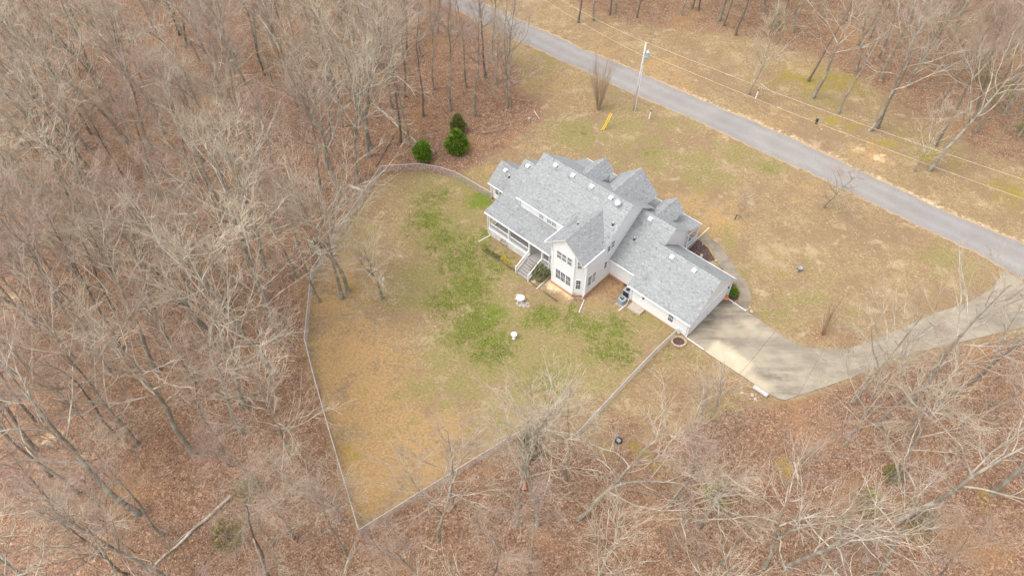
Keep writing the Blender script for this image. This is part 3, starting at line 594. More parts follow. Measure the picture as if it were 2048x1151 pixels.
window((-29.3, 46.4, 5.2), .55, 1.0, 'u+', 1, 2, 'blind_glass'); window((-29.3, 45.75, 5.0), .45, .75, 'u+', 1, 2); window((-29.3, 45.5, 2.6), .45, 1.0, 'u+', 1, 2)
for u in (-38.0, -36.83, -36.12): window((u, 44.6, 5.05), .62, .9, 'v-', 3, 4, 'blind_glass')
for u in (-46.95, -46.25): window((u, 46.6, 1.75), .5, .98, 'v-', 2, 4)
window((-20.15, 45.2, 1.5), .58, 1.2, 'v-', 3, 3, 'black_grille' if 0 else 'glass', .1)
for u in (-42.5, -39.5): window((u, 44.6 if u > -41 else 44.8, 2.4), .9, 1.4, 'v-')
window((-27.95, 55.5, 4.7), .8, .8, (Vector((-1, 0, 0)), Vector((0, 1, 0)))); window((-36.35, 53.25, 6.6), .8, 1.2, (Vector((-1, 0, 0)), Vector((0, 1, 0)))); window((-32.4, 54.7, 6.4), 1.0, 1.3, (Vector((-1, 0, 0)), Vector((0, 1, 0))))
def door(c, w, h, kind, mat='white_trim'):
    al, out = basis(kind); C = L(*c); m = MB(); up = Vector((0, 0, 1))
    def bx(m, s0, s1, z0, z1, d0, d1):
        P = [C + al * s + up * z + out * d for d in (d0, d1) for s, z in ((s0, z0), (s1, z0), (s1, z1), (s0, z1))]
        m.add(P, [(0, 1, 2, 3), (7, 6, 5, 4), (0, 4, 5, 1), (1, 5, 6, 2), (2, 6, 7, 3), (3, 7, 4, 0)])
    bx(m, -w / 2, w / 2, 0, h, -.02, .02)
    for zz in (.15, .75, 1.35):
        for sx in (-1, 1): bx(m, sx * w * .24 - w * .16, sx * w * .24 + w * .16, zz, zz + .45, .02, .032)
    d = part(m, 'door', M[mat]); m = MB()
    for q in ((-w / 2 - .09, -w / 2, 0, h + .09), (w / 2, w / 2 + .09, 0, h + .09), (-w / 2, w / 2, h, h + .09)): bx(m, *q, -.02, .05)
    part(m, 'frame', M['white_trim'], d); m = MB(); m.lathe([(.0, 0), (.035, .01), (.035, .05), (0, .06)], C + al * (w * .38) + up * 1.0 + out * .05, 8); part(m, 'handle', M['steel_grey'], d); return d
door((-24.3, 45.2, .22), .86, 2.03, 'v-'); door((-36.5, 44.6, 1.16), .9, 2.05, 'v-')
m = MB(); m.span(L(-24.9, 44.15, -.05), L(-23.3, 45.14, .19)); part(m, 'door_step', M['grey_stone'])
m = MB(); m.lathe([(.05, 0), (.09, .05), (.09, .2), (.03, .26)], L(-23.75, 45.1, 1.65), 8); part(m, 'wall_lamp', M['dark_metal'])
# garage doors: four rows of panels each
for v0, v1 in ((45.95, 48.75), (49.45, 52.25)):
    m = MB(); m.span(L(-17.98, v0, .1), L(-17.93, v1, 2.2)); gd = part(m, 'garage_door', M['white_trim'])
    for r_ in range(4):
        for c_ in range(4):
            w_ = (v1 - v0) / 4; m = MB(); m.span(L(-17.94, v0 + w_ * c_ + .07, .1 + r_ * .52 + .07), L(-17.905, v0 + w_ * (c_ + 1) - .07, .1 + (r_ + 1) * .52 - .07)); part(m, 'panel', M['white_trim'], gd)
    for q in ((v0 - .12, v0 - .01, .12, 2.32), (v1 + .01, v1 + .12, .12, 2.32), (v0 - .01, v1 + .01, 2.21, 2.32)): m = MB(); m.span(L(-17.97, q[0], q[2]), L(-17.88, q[1], q[3])); part(m, 'frame', M['white_trim'], gd)
m = MB(); m.lathe([(.05, 0), (.08, .04), (.08, .22), (.02, .3)], L(-17.86, 52.55, 1.75), 8); part(m, 'wall_lamp', M['dark_metal'])

# ---- back porch
m = MB(); m.span(L(-43.75, 41.85, .98), L(-34.12, 44.58, 1.13))
for i in range(19): m.span(L(-43.75, 41.85 + i * .144, 1.131), L(-34.12, 41.85 + i * .144 + .136, 1.15))
part(m, 'porch_deck', M['deck_grey'])
for u0, u1 in ((-43.72, -37.32), (-35.42, -34.15)):
    n = int((u1 - u0) / .2)
    m = MB()
    for i in range(n): a = u0 + (u1 - u0) * i / n; m.span(L(a, 41.87 + (i % 2) * .012, 0), L(a + (u1 - u0) / n - .008, 41.93, .95))
    part(m, 'skirting', M['skirt'])
m = MB(); m.span(L(-43.74, 41.9, 0), L(-43.66, 44.6, .95)); part(m, 'skirting', M['skirt'])
bar((-43.8, 41.82, .99), (-37.3, 41.82, .99), .06, .2, 'rim_board'); bar((-35.4, 41.82, .99), (-34.15, 41.82, .99), .06, .2, 'rim_board')
posts = (-43.6, -40.5, -37.35, -35.4)
for u in posts: m = MB(); m.span(L(u - .09, 41.85, 1.15), L(u + .09, 42.03, 3.5)); m.span(L(u - .13, 41.81, 1.152), L(u + .13, 42.07, 1.32)); m.span(L(u - .12, 41.82, 3.3), L(u + .12, 42.06, 3.46)); part(m, 'post', M['white_trim'])
bar((-44.1, 41.95, 3.42), (-34.15, 41.95, 3.42), .2, .1, 'porch_beam')
def railing(a, b, h=.9, gap=.13, name='railing'):
    A, B = L(*a), L(*b); d = (B - A); n = max(2, int(Vector((d.x, d.y)).length / gap)); m = MB()
    for zz, th in ((h, .05), (.1, .045)):
        s = Vector((-d.y, d.x, 0)).normalized() * .045; q = Vector((0, 0, zz)); m.prism([A + s + q, B + s + q, B - s + q, A - s + q], (0, 0, -th))
    r = part(m, name, M['white_trim']); m = MB()
    for i in range(1, n): p = A.lerp(B, i / n); m.box((p.x, p.y, p.z + h / 2), (.035, .035, h - .08))
    tag(part(m, 'baluster', M['white_trim'], r), kind='stuff'); return r
railing((-43.5, 41.94, 1.15), (-40.6, 41.94, 1.15)); railing((-40.4, 41.94, 1.15), (-37.45, 41.94, 1.15)); railing((-35.3, 41.94, 1.15), (-34.15, 41.94, 1.15)); railing((-43.6, 42.05, 1.15), (-43.6, 44.6, 1.15))
NS = 7
for i in range(NS):
    zt = 1.15 - (i + 1) * 1.15 / (NS + .0); v1 = 41.82 - i * .31; m = MB(); m.span(L(-37.2, v1 - .33, zt + .10), L(-35.5, v1, zt + .15)); m.span(L(-37.18, v1 - .04, zt - .02), L(-35.52, v1 - .015, zt + .10), None, 1); part(m, 'step', [M['deck_grey'], M['white_trim']])
for u in (-37.3, -35.42):
    A, B = L(u, 41.8, 1.05), L(u, 39.62, .0); m = MB(); s = Vector((.03, 0, 0)); m.prism([A + s, B + s, B + s + Vector((0, 0, .22)), A + s + Vector((0, 0, .22))], -2 * s); part(m, 'stringer', M['white_trim'])
    railing((u, 41.8, 1.13), (u, 39.72, .14), .88); m = MB(); m.span(L(u - .06, 39.6, 0), L(u + .06, 39.72, 1.12)); part(m, 'newel_post', M['white_trim'])
# ---- street porch
m = MB(); m.span(L(-42, 53.1, .1), L(-24.95, 57.3, .55)); part(m, 'porch_deck', M['deck_grey'])
for u in (-41.8, -38, -34.4, -30.3, -25.05):
    m = MB(); m.span(L(u - .09, 57.05, .56), L(u + .09, 57.23, 2.88)); part(m, 'post', M['white_trim'])
m = MB(); m.span(L(-25.14, 55.15, .56), L(-24.98, 55.31, 2.88)); part(m, 'post', M['white_trim'])
bar((-41.9, 57.14, 2.84), (-24.9, 57.14, 2.84), .2, .1, 'porch_beam'); railing((-25.05, 55.3, .56), (-25.05, 57.05, .56)); railing((-30.2, 57.14, .56), (-25.15, 57.14, .56))
bar((-25.05, 54.9, 2.98), (-25.05, 57.2, 2.86), .16, .1, 'porch_beam')

# ---- roof furniture (all fixed to the house)
def roofz(u, v):
    if u > -25.75 and v < 53.5: return 6.05 - .8 * abs(v - 49.15)
    if u > -29.0: return 7.0 - .79 * abs(v - 51.3)
    if u > -41.5: return mainz(v)
    if u > -44.2: return 7.2 - .724 * abs(v - 48.6)
    return 4.65 - .79 * abs(v - 48.7)
for u, v in ((-46.85, 48.1), (-43.3, 48.15), (-39.35, 48.4), (-36.85, 48.4), (-34.2, 48.4), (-31.6, 48.4), (-27.85, 50.9), (-23.3, 48.75), (-20.55, 48.75)):
    z = roofz(u, v); m = MB(); a_ = math.atan(SL)
    b = L(u, v, z); dn = Vector((0, -math.cos(a_), -math.sin(a_))); nn = Vector((0, -math.sin(a_), math.cos(a_))); ux = Vector((1, 0, 0))
    P = lambda s, t, h: b + ux * s + dn * t + nn * h
    m.add([P(-.24, -.24, .022), P(.24, -.24, .022), P(.24, .25, .026), P(-.24, .25, .026)], [(3, 2, 1, 0)])
    prof = [(-.21, .03), (-.19, .16), (-.02, .22), (.19, .21), (.22, .18)]; A = [P(-.22, t, h) for t, h in prof]; B = [P(.22, t, h) for t, h in prof]
    m.add(A + B, [(i, i + 1, 6 + i, 5 + i) for i in range(4)] + [tuple(range(4, -1, -1)), tuple(range(5, 10))])
    rv = part(m, 'roof_vent', M['white_metal']); m = MB(); m.add([P(-.21, .225, .03), P(.21, .225, .03), P(.21, .228, .172), P(-.21, .228, .172), P(.228, -.15, .03), P(.228, .2, .03), P(.228, .2, .13), P(.228, -.15, .10)], [(0, 1, 2, 3), (4, 5, 6, 7)]); part(m, 'louvre', M['black_grille'], rv)
for u, v, dx in ((-45.95, 47.75, 0), (-29.75, 46.6, 0), (-28.15, 48.75, 0)):
    z = roofz(u, v); m = MB(); m.tube([L(u, v, z - .1), L(u, v, z + .42)], .05, 8); vp = part(m, 'vent_pipe', M['white_plastic']); m = MB(); m.lathe([(.16, -.16), (.13, .03), (.07, .14), (.055, .15)], L(u, v, z + .03), 10); part(m, 'boot', M['dark_metal'], vp)
z = wingz(-32.6); m = MB(); m.tube([L(-32.6, 44.3, z - .1), L(-32.6, 44.3, z + .4)], .05, 8); vp = part(m, 'vent_pipe', M['white_plastic']); m = MB(); m.lathe([(.16, -.1), (.12, .05), (.06, .14)], L(-32.6, 44.3, z + .03), 10); part(m, 'boot', M['dark_metal'], vp)
# crawl-space vent
m = MB(); m.span(L(-27.2, 46.46, .1), L(-26.3, 46.49, .32)); part(m, 'foundation_vent', M['black_grille'])

def world_at(u, v, z=0): return uvw(u, v, z)
# satellite dish
dz = roofz(-30.55, 48.2); sat = empty('satellite_dish', world_at(-30.55, 48.1, dz), YA + R(20), 'small grey satellite dish on a short mast on the main roof', 'dish')
m = MB(); m.tube([(0, 0, -.1), (0, 0, .35), (.06, -.1, .5)], .025, 6); m.build('mast', M['steel_grey'], sat)
m = MB(); m.lathe([(.0, 0), (.12, .012), (.24, .05), (.30, .085), (.31, .085), (.24, .035), (.1, -.01), (0, -.015)], (0, 0, 0), 18); o = m.build('reflector', M['light_blue'], sat, True, (.06, -.12, .5)); o.rotation_euler = (R(48), 0, 0)
m = MB(); m.tube([(.06, -.3, .35), (.06, -.5, .62)], .014, 5); m.box((.06, -.52, .66), (.07, .12, .07)); m.build('feed_arm', M['white_plastic'], sat)

# ================================================================== FENCE
fence_px = [(983, 385), (926, 352), (911, 343.5), (880, 334), (843, 327.5), (800, 329), (761, 331.5), (730, 377), (700, 421), (660, 481), (622, 539), (615, 610), (608, 675), (626, 748), (658, 860), (690, 968), (717, 1058.5), (832, 987), (878, 959), (1014, 875.5), (1054, 853), (1132, 865), (1151, 868.5), (1205, 810), (1261, 750), (1310, 699), (1352, 660)]
FP = [gp(x, y, 1.17) for x, y in fence_px]; fo = FP[0].copy(); fo.z = 0
fence = empty('chain_link_fence', fo, 0, 'galvanised chain-link fence enclosing the back yard', 'fence')
for i, p in enumerate(FP):
    m = MB(); r_ = .038 if i in (0, 1, 2, 6, 10, 12, 16, 20, 22, 26) else .028; q = p - fo; m.tube([(q.x, q.y, -.1), (q.x, q.y, 1.2)], r_, 7); m.lathe([(r_ + .01, 0), (r_ + .012, .03), (.01, .06)], (q.x, q.y, 1.2), 7); m.build('post', M['fence_post'], fence)
for a, b in zip(FP, FP[1:]):
    A, B = a - fo, b - fo; n = max(1, round((B - A).length / 3.0)); m = MB(); m.tube([A, B], .027, 6); m.build('top_rail', M['galvanised'], fence)
    for j in range(1, n): q = A.lerp(B, j / n); m = MB(); m.tube([(q.x, q.y, -.1), (q.x, q.y, 1.16)], .026, 6); m.build('post', M['fence_post'], fence)
    d = (B - A).normalized(); ln = (B - A).length; m = MB(); h = 1.12; s = -h
    while s < ln:
        for sg in (0, 1):
            s0, s1 = s, s + h; z0, z1 = (.03, h) if sg == 0 else (h, .03)
            if s0 < 0: z0 += (z1 - z0) * (-s0) / h; s0 = 0
            if s1 > ln: z1 = z0 + (z1 - z0) * (ln - s0) / (s1 - s0); s1 = ln
            if s1 - s0 < .03: continue
            p, q = A + d * s0, A + d * s1; m.tube([(p.x, p.y, z0), (q.x, q.y, z1)], .0032, 3, False)
        s += .085
    tag(m.build('wire_mesh', M['fence_wire'], fence), kind='stuff')

# ================================================================== THINGS AROUND THE HOUSE
def at(px, py, z=0): return gp(px, py, z)
# air conditioners
a1 = empty('air_conditioner', at(1243, 606), YA, 'round-cornered grey air conditioner with open top fan beside the garage step', 'air conditioner')
rr = [(.40 * (abs(math.cos(t)) ** .6) * (1 if math.cos(t) > 0 else -1), .40 * (abs(math.sin(t)) ** .6) * (1 if math.sin(t) > 0 else -1)) for t in np.linspace(0, 2 * math.pi, 24, endpoint=False)]
m = MB(); n = 24; V = [(x * s, y * s, z) for s, z in ((1, .05), (1, .82), (.97, .88), (.68, .9), (.66, .72)) for x, y in rr]
m.add(V, [(i * n + q, i * n + (q + 1) % n, (i + 1) * n + (q + 1) % n, (i + 1) * n + q) for i in range(4) for q in range(n)] + [tuple(range(4 * n, 5 * n))]); m.build('cabinet', M['grey_unit'], a1)
m = MB()
for q in range(0, n): x, y = rr[q]; m.box((x * 1.01, y * 1.01, .43), (.03, .03, .68), math.atan2(y, x))
m.build('louvre', M['steel_grey'], a1)
m = MB()
for q in range(4): m.box((.13 * math.cos(q * 1.57), .13 * math.sin(q * 1.57), .76), (.24, .1, .02), q * 1.57)
m.build('fan', M['black_grille'], a1); m = MB(); m.box((0, 0, .02), (1, 1, .06)); m.build('pad', M['grey_stone'], a1)
a2 = empty('air_conditioner', world_at(-26.0, 45.62), YA, 'boxy black-sided air conditioner tucked against the garage corner', 'air conditioner')
m = MB(); m.box((0, 0, .5), (.8, .8, .82)); m.build('grille', M['black_grille'], a2)
m = MB(); m.box((0, 0, .93), (.86, .86, .05)); m.lathe([(.34, .955), (.33, .985), (.27, .985), (.26, .957)], (0, 0, 0), 20); [m.box((x, y, .5), (.07, .07, .84)) for x in (-.39, .39) for y in (-.39, .39)]; m.build('cabinet', M['grey_unit'], a2)
m = MB(); m.lathe([(.26, .957), (.0, .962)], (0, 0, 0), 20); m.build('fan', M['black_grille'], a2); m = MB(); m.box((0, 0, .03), (1, 1, .08)); m.build('pad', M['grey_stone'], a2)
# round white table on pavers
tb = empty('garden_table', at(1041, 603), .3, 'round white garden table standing on old pavers in the back yard', 'table')
m = MB(); m.lathe([(0, .68), (.42, .68), (.45, .7), (.44, .73), (0, .74)], (0, 0, 0), 28); m.build('tabletop', M['white_plastic'], tb)
for q in range(4): m = MB(); m.tube([(.25 * math.cos(q * 1.571), .25 * math.sin(q * 1.571), .69), (.36 * math.cos(q * 1.571), .36 * math.sin(q * 1.571), .02)], [.03, .025], 6); m.build('leg', M['white_plastic'], tb)
pv = empty('paver_patch', at(1040, 601), YA, 'small patch of weathered stone pavers under the white table', 'pavers')
for i, (x, y) in enumerate(((-.9, .5), (-.35, .45), (.25, .5), (-.6, -.1), (0, -.1), (.55, -.05), (1.05, .3), (.5, -.6), (1.0, -.3), (1.4, .05), (.1, -.55))): m = MB(); m.box((x * .8, y * .8, .02), (.40, .40, .06), random.uniform(-.12, .12)); m.build('paver', M['grey_stone'], pv)
bb = empty('bird_bath', at(1028, 676), 0, 'white pedestal bird bath in the middle of the back lawn', 'bird bath')
m = MB(); m.lathe([(.2, 0), (.2, .05), (.09, .12), (.07, .5), (.12, .6)], (0, 0, 0), 14); m.build('pedestal', M['white_plastic'], bb, True); m = MB(); m.lathe([(.05, .6), (.24, .64), (.32, .72), (.33, .74), (.29, .73), (.22, .68), (0, .665)], (0, 0, 0), 22); m.build('basin', M['white_plastic'], bb, True)
bk = empty('bucket', at(766.5, 559), 0, 'white plastic bucket on the grass beside the forked yard tree', 'bucket')
m = MB(); m.lathe([(.12, 0), (.15, .34), (.16, .34), (.16, .37), (.14, .37), (.11, .03), (0, .03)], (0, 0, 0), 14); m.build('pail', M['white_plastic'], bk); m = MB(); m.tube([(.15 * math.cos(t), .02, .36 + .12 * math.sin(t)) for t in np.linspace(0, math.pi, 8)], .006, 4); m.build('handle', M['steel_grey'], bk)
fb = empty('fire_bowl', at(1598, 541), 0, 'small steel fire bowl on legs alone on the front lawn', 'fire bowl')
m = MB(); m.lathe([(.05, .3), (.22, .38), (.30, .5), (.32, .52), (.28, .5), (.2, .41), (0, .37)], (0, 0, 0), 16); m.build('bowl', M['steel_grey'], fb); 
for q in range(3): m = MB(); m.tube([(.2 * math.cos(q * 2.1), .2 * math.sin(q * 2.1), .4), (.34 * math.cos(q * 2.1), .34 * math.sin(q * 2.1), 0)], .025, 5); m.build('leg', M['dark_metal'], fb)
# stone ring round a stump by the garage corner
rg = empty('stone_ring', at(1357, 684), 0, 'ring of tan edging stones against the garage back corner', 'stone ring')
for q in range(14): t = q / 14 * 2 * math.pi; m = MB(); m.box((.72 * math.cos(t), .62 * math.sin(t), .1), (.20, .30, .24 + random.uniform(-.03, .03)), t + random.uniform(-.1, .1)); m.build('stone', M['tan_stone'], rg)
m = MB(); m.lathe([(.62, 0), (.58, .08), (0, .11)], (0, 0, 0), 14); m.build('soil', M['mulch'], rg)
hr = empty('hose_reel', world_at(-18.85, 45.12, .35), YA, 'pale blue hose hung in a coil on the garage wall', 'hose')
m = MB()
for k2 in range(4): m.tube([((.22 + .03 * (k2 % 2)) * math.cos(t), -.03 - .035 * k2, .12 + (.24 + .03 * (k2 % 2)) * math.sin(t)) for t in np.linspace(0, 2 * math.pi, 20)], .02, 5, False)
m.build('hose_coil', M['light_blue'], hr); m = MB(); m.tube([(0, .08, .3), (0, -.16, .32), (0, -.18, .42)], .02, 5); m.build('hook', M['steel_grey'], hr)
pk = empty('pumpkin', at(1451, 598), 0, 'orange pumpkin sitting at the garage front corner', 'pumpkin')
m = MB(); n = 20; pr = [(.05, .02), (.2, .04), (.29, .14), (.30, .24), (.24, .36), (.1, .41), (.03, .38)]
V = [(r_ * (1 + .07 * math.cos(q * math.pi / 2 * 1)) * math.cos(2 * math.pi * q / n), r_ * (1 + .07 * math.cos(q * math.pi / 2)) * math.sin(2 * math.pi * q / n), z) for r_, z in pr for q in range(n)]
m.add(V, [(i * n + q, i * n + (q + 1) % n, (i + 1) * n + (q + 1) % n, (i + 1) * n + q) for i in range(len(pr) - 1) for q in range(n)]); m.build('shell', M['orange_clay'], pk, True); m = MB(); m.tube([(0, 0, .37), (.02, 0, .45), (.06, 0, .49)], [.03, .022, .025], 6); m.build('stem', M['brown_wood'], pk)
# drain pipe end and rubble at the driveway edge
dp = empty('drain_pipe', at(1520, 784), YA, 'pale corrugated drain pipe end lying against the driveway edge', 'pipe')
m = MB(); pts = []; rs = []
for i in range(25): pts.append((-.8 + i * 1.6 / 24, 0, .24)); rs.append(.225 if i % 2 else .24)
m.tube(pts, rs, 14, False); m.build('barrel', M['pipe_plastic'], dp); m = MB(); m.lathe([(.20, 0), (.0, .01)], (0, 0, 0), 12); o = m.build('opening', M['black_grille'], dp, False, (.79, 0, .24)); o.rotation_euler = (0, R(90), 0)
def rock_mesh(seed, mat):
    rn = random.Random(seed); m = MB(); V = []
    for i in range(5):
        ph = math.pi * (i + .5) / 5
        for j in range(7): t = 2 * math.pi * j / 7; r_ = .5 * (1 + rn.uniform(-.22, .22)); V.append((r_ * math.sin(ph) * math.cos(t), r_ * math.sin(ph) * math.sin(t), r_ * .62 * math.cos(ph)))
    m.add(V, [(i * 7 + j, (i + 1) * 7 + j, (i + 1) * 7 + (j + 1) % 7, i * 7 + (j + 1) % 7) for i in range(4) for j in range(7)] + [tuple(range(6, -1, -1))[::-1], tuple(range(28, 35))[::-1]])
    return m.mesh('rock', mat)
ROCK = [rock_mesh(i, M['pale_stone']) for i in range(4)] + [rock_mesh(9 + i, M['tan_stone']) for i in range(3)]
def rock(px, py, s, label, group=None, k2=None, flat=1.0):
    o = put('rock', ROCK[random.randrange(7) if k2 is None else k2], None, gp(px, py, s * .18), (0, 0, random.uniform(0, 6)), (s, s * random.uniform(.6, 1), s * flat)); return tag(o, label, 'rock', group)
for q in ((1505, 790, .34), (1511, 797, .42), (1514, 801, .34), (1508, 803, .28), (1504, 786, .24), (1512, 789, .22), (1500, 797, .2), (1517, 794, .24), (1498, 792, .2)): rock(*q, 'broken pale stone in the rubble below the drain pipe', 'rubble below the drain pipe', random.choice((0, 4, 5, 6)))
rock(1484, 785, .35, 'lone white stone in the grass near the driveway', None, 0); rock(1403, 511, .55, 'pale boulder in the dark mulch by the front porch', None, 1); rock(1432, 520, .3, 'small white stone at the tip of the mulch bed', None, 2)
rock(1467, 606, .35, 'pale stone at the driveway edge by the mulch crescent', None, 3); rock(1503, 622, .4, 'white stone on the lawn beside the driveway corner', None, 0); rock(1494, 619, .4, 'tan stone where the sidewalk meets the driveway', None, 5); rock(1500, 614, .25, 'grey-white pebble beside the sidewalk end', None, 2)
rock(1643, 259, .35, 'small white stone on the verge across the road', None, 1)
# timber edging and flowers along the back porch
te = empty('bed_edging', at(992, 503), 0, 'dark timber edging along the flower bed below the back porch', 'edging')
o0 = at(992, 503)
for a, b in (((964, 499), (1003, 523)), ((1004, 523.5), (1030, 541)), ((1060, 563), (1074, 574)), ((1086, 582), (1115, 602))):
    A, B = at(*a, .08) - o0, at(*b, .08) - o0; m = MB(); m.tube([A, B], .075, 6); m.build('timber', M['timber_edge'], te)
def leafcloud(n, fn, size, seed, up=.4):
    rn = random.Random(seed); m = MB()
    for i in range(n):
        c, tone, out = fn(rn); c = Vector(c); s = size * rn.uniform(.6, 1.3)
        d = (Vector(out) + Vector((rn.gauss(0, .5), rn.gauss(0, .5), rn.gauss(up, .5)))).normalized(); x = d.orthogonal().normalized(); x.rotate(Matrix.Rotation(rn.uniform(0, 6.28), 3, d)); y = d.cross(x)
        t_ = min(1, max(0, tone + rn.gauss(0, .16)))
        m.add([c - x * s * .4, c - y * s * .1 + d * s * .5, c + x * s * .4, c + d * s * 1.3 + y * s * .1], [(0, 1, 2), (1, 3, 2), (0, 3, 1)], t_)
    return m
def shrub(name, px, py, rx, ry, h, mat, label, cat='shrub', n=900, size=.16, seed=1, base=.05, group=None, shape=0, stem=True):
    o = empty(name, gp(px, py), random.uniform(0, 6), label, cat, group); rn0 = random.Random(seed)
    cl = [(rn0.gauss(0, 1), rn0.gauss(0, 1), rn0.gauss(0, 1)) for _ in range(14)]; cl = [Vector(c).normalized() for c in cl]
    def fn(rn):
        while True:
            d = Vector((rn.gauss(0, 1), rn.gauss(0, 1), rn.gauss(0, 1))).normalized()
            near = max(d.dot(c) for c in cl)
            if rn.random() < .35 + .65 * max(0, (near - .75) / .25): break
        rr_ = rn.uniform(.5, 1.0) ** .6 * (.70 + .36 * max(0, near - .6) / .4)
        if shape == 0: p = (d.x * rx * rr_, d.y * ry * rr_, base + h * (.48 + .52 * d.z * rr_))
        else:                                       # cone-like evergreen
            t = rn.random() ** 1.25; ww = (1 - t) ** .62 * min(1, (t + .10) / .32) ** .6 * (.88 + .12 * math.sin(t * 20 + near * 9)) * 1.15 + .03; a = math.atan2(d.y, d.x); q = rn.uniform(.55, 1.02) * (.62 + .45 * near)
            p = (math.cos(a) * rx * ww * q, math.sin(a) * ry * ww * q, base + h * (.06 + .94 * t)); d = Vector((math.cos(a), math.sin(a), .35))
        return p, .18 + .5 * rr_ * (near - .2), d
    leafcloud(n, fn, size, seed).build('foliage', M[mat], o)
    if stem:
        m = MB(); m.tube([(0, 0, -.1), (.02, 0, base + h * .75)], [max(.03, rx * .08), .015], 6)
        for q in range(6): a = q * 1.1; m.tube([(0, 0, base + h * .2), (math.cos(a) * rx * .6, math.sin(a) * ry * .6, base + h * .55)], [.03, .01], 4)
        m.build('stem', M['bark'], o)
    return o
shrub('boxwood_shrub', 1083, 553, 1.15, 1.05, 1.7, 'olive_green', 'big olive-green rounded shrub between the porch steps and the bay', n=2600, size=.15, seed=3)
for i, (x, y) in enumerate(((1007, 519.5), (1012, 523), (1016, 527))): shrub('flower_clump', x, y, .26, .26, .4, 'flower_yellow', 'clump of bright yellow flowers in the bed below the back porch', 'flowers', 90, .10, 30 + i, group='yellow flowers in the porch bed', stem=True)
for i, (x, y) in enumerate(((974, 501), (978, 503.5), (985, 508), (990, 511), (994, 514), (998, 516))): shrub('bulb_plant', x, y, .16, .16, .3, 'dull_green', 'low green bulb plant behind the timber edging', 'plant', 50, .12, 40 + i, group='bulb plants in the porch bed')
shrub('dry_shrub', 1011, 489, .75, .6, .9, 'dry_leaf', 'dry brown shrub against the porch skirting', n=260, size=.10, seed=12)
shrub('dry_shrub', 1152, 600, .75, .6, .8, 'dry_leaf', 'dry brown shrub below the bay window corner', n=200, size=.09, seed=13)
shrub('dwarf_conifer', 1466, 590, .48, .48, 1.2, 'fresh_green', 'small bright green conifer in the mulch crescent by the garage', 'conifer', 700, .13, 5, shape=1)
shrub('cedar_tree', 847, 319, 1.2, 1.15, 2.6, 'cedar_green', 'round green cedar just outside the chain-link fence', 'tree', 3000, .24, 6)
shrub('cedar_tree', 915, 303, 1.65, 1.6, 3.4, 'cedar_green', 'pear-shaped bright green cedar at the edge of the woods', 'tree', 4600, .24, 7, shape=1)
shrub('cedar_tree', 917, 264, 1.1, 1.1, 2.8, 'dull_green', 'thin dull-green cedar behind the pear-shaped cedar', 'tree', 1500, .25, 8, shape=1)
shrub('cedar_tree', 1057, 904, .95, .95, 2.4, 'dull_green', 'small dark cedar outside the kinked back fence corner', 'tree', 2200, .22, 9)
for i, q in enumerate(((1432, 992, 1.5, 1.2, 2.2), (1782, 955, .8, .8, 1.6), (1725, 1010, 1.3, 1.2, 2.0), (1995, 215, 1.5, 1.5, 4.0), (2045, 262, 1.1, 1.1, 3.0), (1548, 60, 1.1, 1.1, 3.2), (1960, 165, 1.6, 1.6, 4.0), (500, 985, 1.4, 1.1, 1.6), (455, 1075, 1.6, 1.4, 1.6), (1830, 1040, 1.2, 1.2, 1.7))):
    shrub('woodland_shrub', *q, 'dull_green', ['sparse green shrub under the forked pale tree below the driveway', 'tiny green bush on open litter in the lower woods', 'loose green shrub among tangled branches in the lower woods', 'green cedar bush in the woods across the road', 'dark green bush at the edge of the woods across the road', 'thin green cedar by grey trunks across the road', 'hazy green cedar among mauve crowns across the road', 'small green holly beside the fallen log', 'mossy green bush under pale twigs near the fence corner', 'dull green bush beneath the leaning white-limbed tree'][i], 'shrub', 300, .2, 60 + i, shape=1 if i in (3, 5, 6) else 0)

# ================================================================== UTILITY POLE AND LINES
pb = gp(1267, 221); up_ = empty('utility_pole', pb, 0, 'tall grey wooden utility pole with a transformer at the roadside', 'utility pole')
PT = 10.4; tx = .35
m = MB(); m.tube([(0, 0, -.3), (tx * .5, 0, PT * .5), (tx, 0, PT)], [.16, .14, .11], 10); m.build('pole', M['pole_wood'], up_, True)
m = MB(); m.tube([(.16, -.1, 0), (tx * .5 + .15, -.1, 5), (tx * .7 + .14, -.1, 7.2)], .045, 6); m.build('conduit', M['white_metal'], up_)
m = MB(); m.lathe([(.0, 0), (.24, .02), (.25, .1), (.25, .75), (.27, .78), (.22, .86), (0, .9)], (tx + .42, 0, 8.4), 14); tr = m.build('transformer', M['light_blue'], up_, True); m = MB(); m.lathe([(.05, 0), (.06, .1), (.03, .22)], (tx + .42, 0, 9.28), 8); m.build('bushing', M['white_plastic'], tr); m = MB(); m.box((tx + .16, 0, 8.9), (.2, .1, .5)); m.build('bracket', M['steel_grey'], tr)
m = MB(); m.lathe([(.03, 0), (.07, .06), (.05, .18), (.02, .22)], (tx, 0, PT), 8); m.build('insulator', M['white_plastic'], up_)
ptop = pb + Vector((tx, 0, PT))
def wire(name, a, b, sag, label, r_=.012):
    a, b = Vector(a), Vector(b); o = empty(name, a, 0, label, 'cable', 'overhead lines'); m = MB(); n = 24
    m.tube([a.lerp(b, i / n) - a - Vector((0, 0, sag * 4 * (i / n) * (1 - i / n))) for i in range(n + 1)], r_, 4); m.build('strand', M['cable'], o)
wire('power_line', ptop + Vector((0, 0, .2)), gp(2120, 383, 10.2), .5, 'upper pale power line running from the pole along the far verge to the right')
wire('power_line', pb + Vector((tx + .1, 0, 9.0)), gp(2120, 423, 8.8), .5, 'lower pale power line running from the transformer along the far verge to the right')
wire('power_line', ptop + Vector((0, 0, .2)), gp(1120, -2, 10.2), .3, 'upper pale power line running from the pole up the road')
wire('power_line', pb + Vector((tx - .1, 0, 8.6)), gp(1080, -6, 8.8), .3, 'lower pale power line running from the pole up the road')
